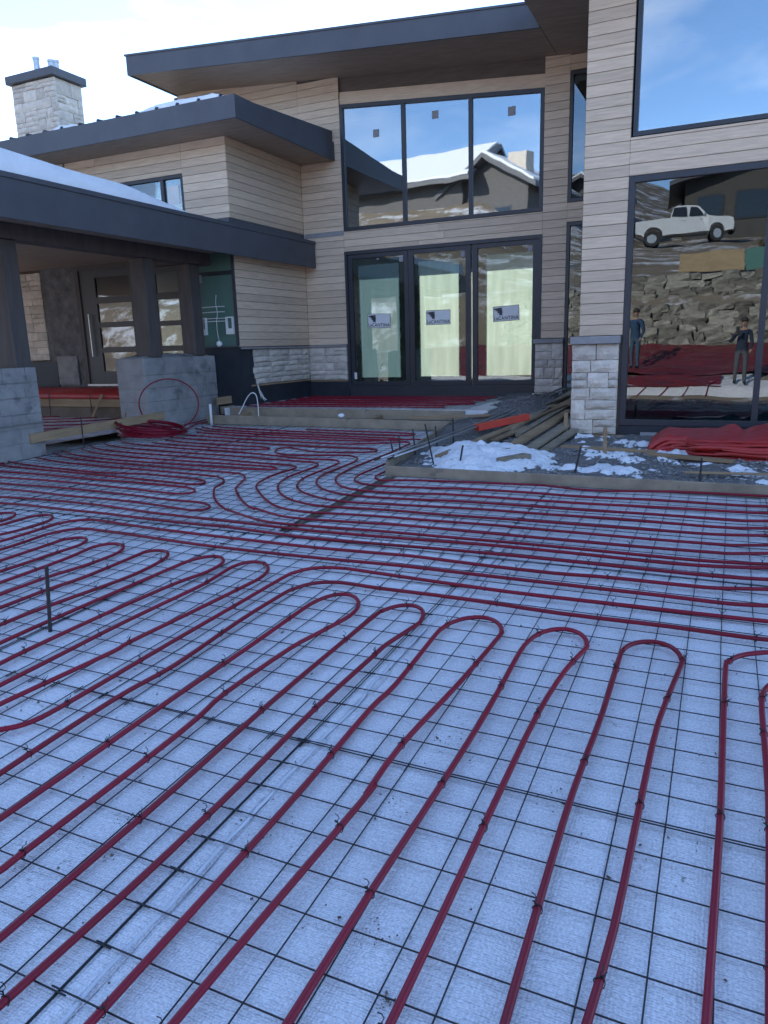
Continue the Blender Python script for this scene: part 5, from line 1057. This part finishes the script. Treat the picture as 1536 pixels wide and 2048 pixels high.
def blanket(label, x0, x1, y0, y1, seed):
    b = MB()
    def f(u, v):
        x, y = x0+(x1-x0)*u, y0+(y1-y0)*v; return (x, y, terrain(x, y)+.09+.07*fbm(x*.8, y*2.6, seed)+.03*fbm(x*2.5, y*7, seed))
    b.grid(f, 110, 50); o = b.build('ground_blanket', M['tarp_far'], None, True); tag(o, label, 'blanket', 'red ground blankets')
blanket('wide red ground blanket spread below the boulder wall', -13, 6, -3.9, -7.3, 1)
blanket('red ground blanket next to the driveway edge behind the camera', -13, -.1, -2.75, -3.75, 2)
b = MB(); b.grid(lambda u, v: (-12+14.5*u, -2.32-1.0*v, terrain(-12+14.5*u, -2.32-1.0*v)+.05+.01*fbm(u*40, v*5)), 120, 14)
tag(b.build('insulation_blanket', M['insul'], None, True), 'sunlit white insulation strip at the driveway edge behind the camera', 'insulation', 'white bubble insulation laid over the ground')
for k in range(9):
    x0 = -5.2+k*.58; p = smooth_poly([(x0+.42*t+.05*math.sin(t*5+k), -2.34-.95*t, terrain(x0, -2.34-.95*t)+.075) for t in (0, .25, .5, .75, 1)], 3); mid = Vector(p[0])
    b = MB(); b.tube([q-mid for q in p], .014, 8); o = b.build('heating_tube', M['pipe'], None, True); o.location = mid
    tag(o, 'short red tube crossing the sunlit edge strip, %s counted from the person in blue' % ('first', 'second', 'third', 'fourth', 'fifth', 'sixth', 'seventh', 'eighth', 'ninth')[k], 'heating tube', 'red tubes at the driveway edge')
# ---- white pickup truck
M['paint'] = mat('white_car_paint', (.60, .61, .62), .25, .03, 2, spec=.6)
M['carglass'] = mat('dark_car_glass', (.02, .025, .03), .08, .1, spec=.8)
M['rim'] = mat('alloy_rim', (.45, .45, .46), .35, .1, metal=.7)
def truck(loc, rz, label):
    root = empty('pickup_truck', loc, rz); tag(root, label, 'truck')
    prof_ = [(-2.9, .62), (-2.9, 1.28), (-1.05, 1.30), (-.98, 1.30), (-.80, 1.84), (-.55, 1.93), (.55, 1.93), (.75, 1.88), (1.42, 1.36), (2.55, 1.22), (2.85, 1.10), (2.92, .85), (2.90, .52), (2.45, .45)]
    def arch(cx, r_): return [(cx+r_*math.cos(a), .42+r_*math.sin(a)) for a in [math.pi*k/8 for k in range(9)]]
    pr_ = prof_+[(x, z) for x, z in arch(1.92, .50)]+[(1.3, .42), (-1.3, .42)]+[(x, z) for x, z in arch(-1.85, .50)]+[(-2.5, .55)]
    bm = bmesh.new(); v0 = [bm.verts.new((x, -.98, z)) for x, z in pr_]; f0 = bm.faces.new(v0); r_ = bmesh.ops.extrude_face_region(bm, geom=[f0])
    for v in [g for g in r_['geom'] if isinstance(g, bmesh.types.BMVert)]: v.co.y = .98
    for v in bm.verts:
        if v.co.z > 1.32: v.co.y *= 1-.22*(v.co.z-1.32)/.6
    bmesh.ops.triangulate(bm, faces=[f for f in bm.faces if len(f.verts) > 4])
    for v in bm.verts: v.co.z = .12+v.co.z*1.10
    b = MB(); b.bm(bm); b.build('body', M['paint'], root)
    b = MB(); b.box(-2.80, -1.10, -.80, .80, 1.2, 1.565); b.build('cargo_bed', M['black'], root)
    for s in (-1, 1):
        y = s*.90
        for (a, c) in (((-.86, .02)), ((.12, 1.18))):
            b = MB(); yy = lambda z: s*(.985*(1-.22*(z-1.32)/.6)+.004)
            q = [(a, 1.36), (c+.0, 1.36), (min(c, .62), 1.84), (a+.10, 1.84)]; zz = lambda z: .12+z*1.10
            b.add([(x, yy(z), zz(z)) for x, z in q]+[(x, yy(z)-s*.02, zz(z)) for x, z in q], [(0, 1, 2, 3), (7, 6, 5, 4), (0, 4, 5, 1), (1, 5, 6, 2), (2, 6, 7, 3), (3, 7, 4, 0)]); b.build('side_window', M['carglass'], root)
        for x in (-.25, .75):
            b = MB(); b.box(x, x+.2, s*.985-.01, s*.985+.015, 1.40, 1.45); b.build('door_handle', M['paint'], root)
        for x in (1.92, -1.85):
            b = MB(); b.tube([(x, s*.72, .46), (x, s*.97, .46)], .46, 20); w = b.build('wheel', M['black'], root); b = MB(); b.tube([(x, s*.965, .46), (x, s*.985, .46)], .27, 16); b.build('rim', M['rim'], w)
        b = MB(); b.cbox(2.70, 2.90, s*.68-.2, s*.68+.2, 1.16, 1.34, .02); b.build('headlight', M['glass_door'], root)
        b = MB(); b.cbox(1.02, 1.14, s*1.06-.08, s*1.06+.08, 1.62, 1.84, .02); b.build('wing_mirror', M['paint'], root)
    b = MB(); b.hexa([(1.36, -.80, 1.655), (1.36, .80, 1.655), (1.34, .80, 1.63), (1.34, -.80, 1.63), (.80, -.70, 2.166), (.80, .70, 2.166), (.78, .70, 2.14), (.78, -.70, 2.14)]); b.build('windscreen', M['carglass'], root)
    b = MB(); b.box(2.86, 2.95, -.55, .55, .80, 1.18); b.build('grille', M['black'], root)
    b = MB(); b.box(2.80, 3.0, -.95, .95, .58, .79); b.build('bumper', M['black'], root)
    return root
truck((-3.1, -34, terrain(-3.1, -34)+.05), R(-6), 'white crew cab pickup truck parked up the slope, mirrored in the tall window')
# parked white van behind it
vr = empty('white_van', (-9.9, -39, terrain(-9.9, -39)), R(-4)); tag(vr, 'white box van parked behind the pickup, mirrored in the tall window', 'van')
b = MB(); b.cbox(-2.6, 1.4, -1.0, 1.0, .5, 2.7, .08); b.build('cargo_box', M['paint'], vr)
b = MB(); b.prism([(1.4, .5), (1.4, 2.1), (1.9, 2.05), (2.5, 1.3), (2.9, 1.15), (2.95, .5)], -.95, .95); b.build('cab', M['paint'], vr)
for x in (-1.7, 2.2):
    for s in (-1, 1):
        b = MB(); b.tube([(x, s*.75, .38), (x, s*1.0, .38)], .38, 18); b.build('wheel', M['black'], vr)
# ---- neighbouring houses on the hill
def neighbour(name, loc, rz, w, d, h, over, label, wallm, rise, chim=None, wins=(), snow=True):
    root = empty(name, loc, rz); tag(root, label, 'house', 'houses up the hill')
    b = MB(); b.prism([(-w/2, -1.5), (w/2, -1.5), (w/2, h), (0, h+rise), (-w/2, h)], -d/2, d/2); b.build('wall', M[wallm], root)
    b = MB(); t = .35; W = w/2+over; k = rise/(w/2); b.prism([(-W, h-over*k+.02), (0, h+rise+.02), (W, h-over*k+.02), (W, h-over*k+t), (0, h+rise+t), (-W, h-over*k+t)], -d/2-over, d/2+over); rf = b.build('roof', M['fascia'], root)
    if snow: b = MB(); b.prism([(-W+.3, h-over*k+t+.16), (0, h+rise+t+.02), (W-.3, h-over*k+t+.16), (W-.3, h-over*k+t+.34), (0, h+rise+t+.22), (-W+.3, h-over*k+t+.34)], -d/2-over+.3, d/2+over-.3); b.build('roof_snow', M['snow'], rf)
    if chim: b = MB(); b.cbox(chim[0]-.8, chim[0]+.8, chim[1]-.6, chim[1]+.6, h, h+rise+chim[2], .03); b.build('chimney', M['stone'], rf)
    for (x, z, ww, hh) in wins:
        b = MB(); b.box(x-ww/2, x+ww/2, d/2-.05, d/2+.06, z, z+hh); f = b.build('window', M['frame'], root); b = MB(); b.box(x-ww/2+.1, x+ww/2-.1, d/2+.062, d/2+.075, z+.1, z+hh-.1); b.build('pane', M['carglass'], f)
    return root
M['nb'] = mat('brown_neighbour_siding', (.11, .105, .105), .8, .2, 2, stretch=(1, 1, 8))
M['nb2'] = mat('tan_neighbour_siding', (.075, .07, .065), .8, .2, 2, stretch=(1, 1, 8))
neighbour('hillside_house', (-25.0, -36, 10.4), R(96), 9, 12, 3.9, 1.3, 'dark roofed hillside house with long ridge mirrored in the upper gallery windows', 'nb', 2.5, None, ())
neighbour('hillside_house', (-16.6, -35, 9.6), R(12), 6.5, 8, 3.6, 1.0, 'snow edged gable house with pale chimney mirrored in the upper gallery windows', 'nb', 1.9, (1.4, 1.5, .7), [(-1.2, .6, 1.6, 1.6), (1.2, .6, 1.6, 1.6)])
neighbour('hillside_house', (1.6, -45, 8.7), R(-5), 11, 8, 3.6, 1.2, 'tan and dark house beyond the parked pickup truck', 'nb2', 1.7, None, [(-3.8, .9, 1.8, 1.7), (-1, .9, 2.2, 1.9), (3, .9, 2.0, 1.7)])
neighbour('hillside_house', (-11.6, -43, 9.8), R(3), 5.5, 8, 3.2, 1.0, 'small dark garage house between the two hillside houses', 'nb', 1.4, (.6, 1, .8), [(0, .4, 2.6, 2.2)])
# dark shrubs on the slope
M['shrub'] = mat('bare_scrub', (.10, .085, .055), .9, .4, 6, col2=(.17, .14, .09))
def shrub(x, y, r_, label, seed):
    rng = random.Random(seed); root = empty('scrub_bush', gt(x, y)); tag(root, label, 'bush', 'bare scrub bushes on the slope')
    b = MB()
    for k in range(60):
        a, e = rng.uniform(0, 6.28), rng.uniform(.2, 1.4); L = r_*rng.uniform(.6, 1.2); d = Vector((math.cos(a)*math.cos(e), math.sin(a)*math.cos(e), math.sin(e)))
        P = [d*L*t/3+Vector((rng.uniform(-.05, .05), rng.uniform(-.05, .05), 0))*t for t in range(4)]; b.tube(P, [.02, .014, .009, .004], 4)
        for q in P[1:]:
            for _ in range(3): b.tube([q, q+Vector((rng.uniform(-.2, .2), rng.uniform(-.2, .2), rng.uniform(0, .3)))*r_], [.008, .002], 3)
    b.build('branches', M['shrub'], root)
for k, (x, y, r_, lb) in enumerate(((3.2, -18, 1.0, 'bare scrub bush up the slope past the green board'), (-5.5, -15, .9, 'bare scrub bush on the slope beside the plywood'), (5.5, -26, 1.2, 'bare scrub bush beyond the pickup nose'), (-9.5, -19, 1.1, 'bare scrub bush below the small garage house'), (1.2, -22, .8, 'low bare scrub bush in front of the pickup'))): shrub(x, y, r_, lb, k)

# ---- people
M['skin'] = mat('skin', (.34, .21, .155), .6, .08)
M['hair'] = mat('dark_hair', (.04, .03, .025), .7, .2)
M['jacket'] = mat('dark_navy_jacket', (.02, .03, .055), .8, .2)
M['jacket2'] = mat('blue_jacket', (.025, .06, .12), .8, .2)
M['jeans'] = mat('grey_work_trousers', (.09, .095, .105), .85, .15)
M['jeans2'] = mat('blue_jeans', (.055, .10, .15), .85, .15)
def skin_body(name, joints, edges, mats_fn, parent, rootv=0, sub=2):
    me = bpy.data.meshes.new(name); me.from_pydata([j[:3] for j in joints], edges, []); o = bpy.data.objects.new(name, me); COL.objects.link(o)
    sk = o.modifiers.new('skin', 'SKIN'); sk.use_smooth_shade = True
    for i, j in enumerate(joints): d = me.skin_vertices[0].data[i]; d.radius = (j[3], j[4] if len(j) > 4 else j[3]); d.use_root = (i == rootv)
    ss = o.modifiers.new('sub', 'SUBSURF'); ss.levels = ss.render_levels = sub
    bpy.context.view_layer.update()
    m2 = bpy.data.meshes.new_from_object(o.evaluated_get(bpy.context.evaluated_depsgraph_get())); bpy.data.objects.remove(o); bpy.data.meshes.remove(me)
    mats_, pick = mats_fn
    m2.materials.clear()
    for m in mats_: m2.materials.append(m)
    for p in m2.polygons: p.material_index = pick(p.center); p.use_smooth = True
    return link(name, m2, parent)
def person(loc, rz, label, arms, top, bottom):
    root = empty('person', loc, rz); tag(root, label, 'person')
    J = [(0, 0, .98, .150, .115), (0, .0, 1.15, .150, .105), (0, .01, 1.33, .165, .115), (0, 0, 1.47, .10, .085), (0, .0, 1.55, .055), (0, .015, 1.64, .082, .095), (0, .02, 1.72, .078, .092),
         (.10, 0, .90, .095), (.115, .01, .50, .066), (.12, -.01, .10, .048), (.125, .13, .045, .042, .035), (-.10, 0, .90, .095), (-.115, .01, .50, .066), (-.12, -.01, .10, .048), (-.125, .13, .045, .042, .035)]
    E_ = [(0, 1), (1, 2), (2, 3), (3, 4), (4, 5), (5, 6), (0, 7), (7, 8), (8, 9), (9, 10), (0, 11), (11, 12), (12, 13), (13, 14)]
    for s, (el, wr_, ha) in zip((1, -1), arms):
        n = len(J); J += [(s*.19, 0, 1.42, .066), (*el, .048), (*wr_, .034), (*ha, .030, .022)]; E_ += [(3, n), (n, n+1), (n+1, n+2), (n+2, n+3)]
        d = (Vector(ha)-Vector(wr_)).normalized(); sx = d.cross(Vector((0, 0, 1)) if abs(d.z) < .9 else Vector((1, 0, 0))).normalized()
        for f in range(4):
            m_ = len(J); p1 = Vector(ha)+sx*(f-1.5)*.017+d*.03; p2 = p1+d*(.030-.004*abs(f-1.5))+Vector((0, .008, -.006)); J += [(*p1, .009), (*p2, .0075)]; E_ += [(n+3, m_), (m_, m_+1)]
        m_ = len(J); p1 = Vector(wr_).lerp(Vector(ha), .6)+sx*.04; J += [(*p1, .011), (*(p1+d*.03+sx*.01), .009)]; E_ += [(n+2, m_), (m_, m_+1)]
    def pick(c):
        if c.z > 1.50: return 2
        arm = abs(c.x) > .20 or (c.y > .16 and c.z > 1.0)
        hands = min((c-Vector(a[1])).length for a in arms) > 0 and any((c-Vector(a[2])).length < .075 for a in arms)
        if hands: return 2
        if c.z < .095: return 3
        return 0 if (c.z > .93 or arm) else 1
    skin_body('body', J, E_, ([top, bottom, M['skin'], M['black']], pick), root)
    b = MB(); bm = bmesh.new(); bmesh.ops.create_uvsphere(bm, u_segments=16, v_segments=10, radius=1)
    for v in bm.verts: v.co = Vector((v.co.x*.092, v.co.y*.105-.012, v.co.z*.10+1.735)); v.co.z = max(v.co.z, 1.69+(.02 if v.co.y > .03 else -.04))
    b.bm(bm); b.build('hair', M['hair'], root, True)
    b = MB()
    b.tube([(0, .105, 1.695), (0, .125, 1.665), (0, .108, 1.655)], [.008, .014, .010], 6)
    for s in (-1, 1): b.tube([(s*.088, .0, 1.66), (s*.098, -.005, 1.69)], [.016, .018], 6)
    b.build('nose_and_ears', M['skin'], root, True)
    b = MB()
    for s in (-1, 1): b.tube([(s*.034, .103, 1.70), (s*.034, .110, 1.70)], .010, 8)
    b.box(-.025, .025, .100, .110, 1.605, 1.614); b.build('eyes_and_mouth', M['hair'], root)
    return root
p1_ = person(gt(.36, -3.0, .03), R(5), 'person in a dark jacket and grey trousers raising a phone, mirrored in the tall window', [((.27, .02, 1.16), (.24, .14, .97), (.235, .20, .93)), ((-.30, .10, 1.20), (-.17, .32, 1.40), (-.14, .37, 1.46))], M['jacket'], M['jeans'])
b = MB(); b.cbox(-.04, .04, -.006, .006, -.08, .08, .004); o = b.build('phone', M['black']); o.location = Vector(p1_.location)+Vector((-.16, .42, 1.50)); tag(o, 'dark phone held up by the person in grey trousers', 'phone')
person(gt(-2.62, -4.6, .06), R(30), 'person in a blue jacket and jeans standing on the red blanket', [((.28, .0, 1.16), (.26, .10, .95), (.255, .13, .88)), ((-.28, .0, 1.16), (-.26, .10, .95), (-.255, .13, .88))], M['jacket2'], M['jeans2'])
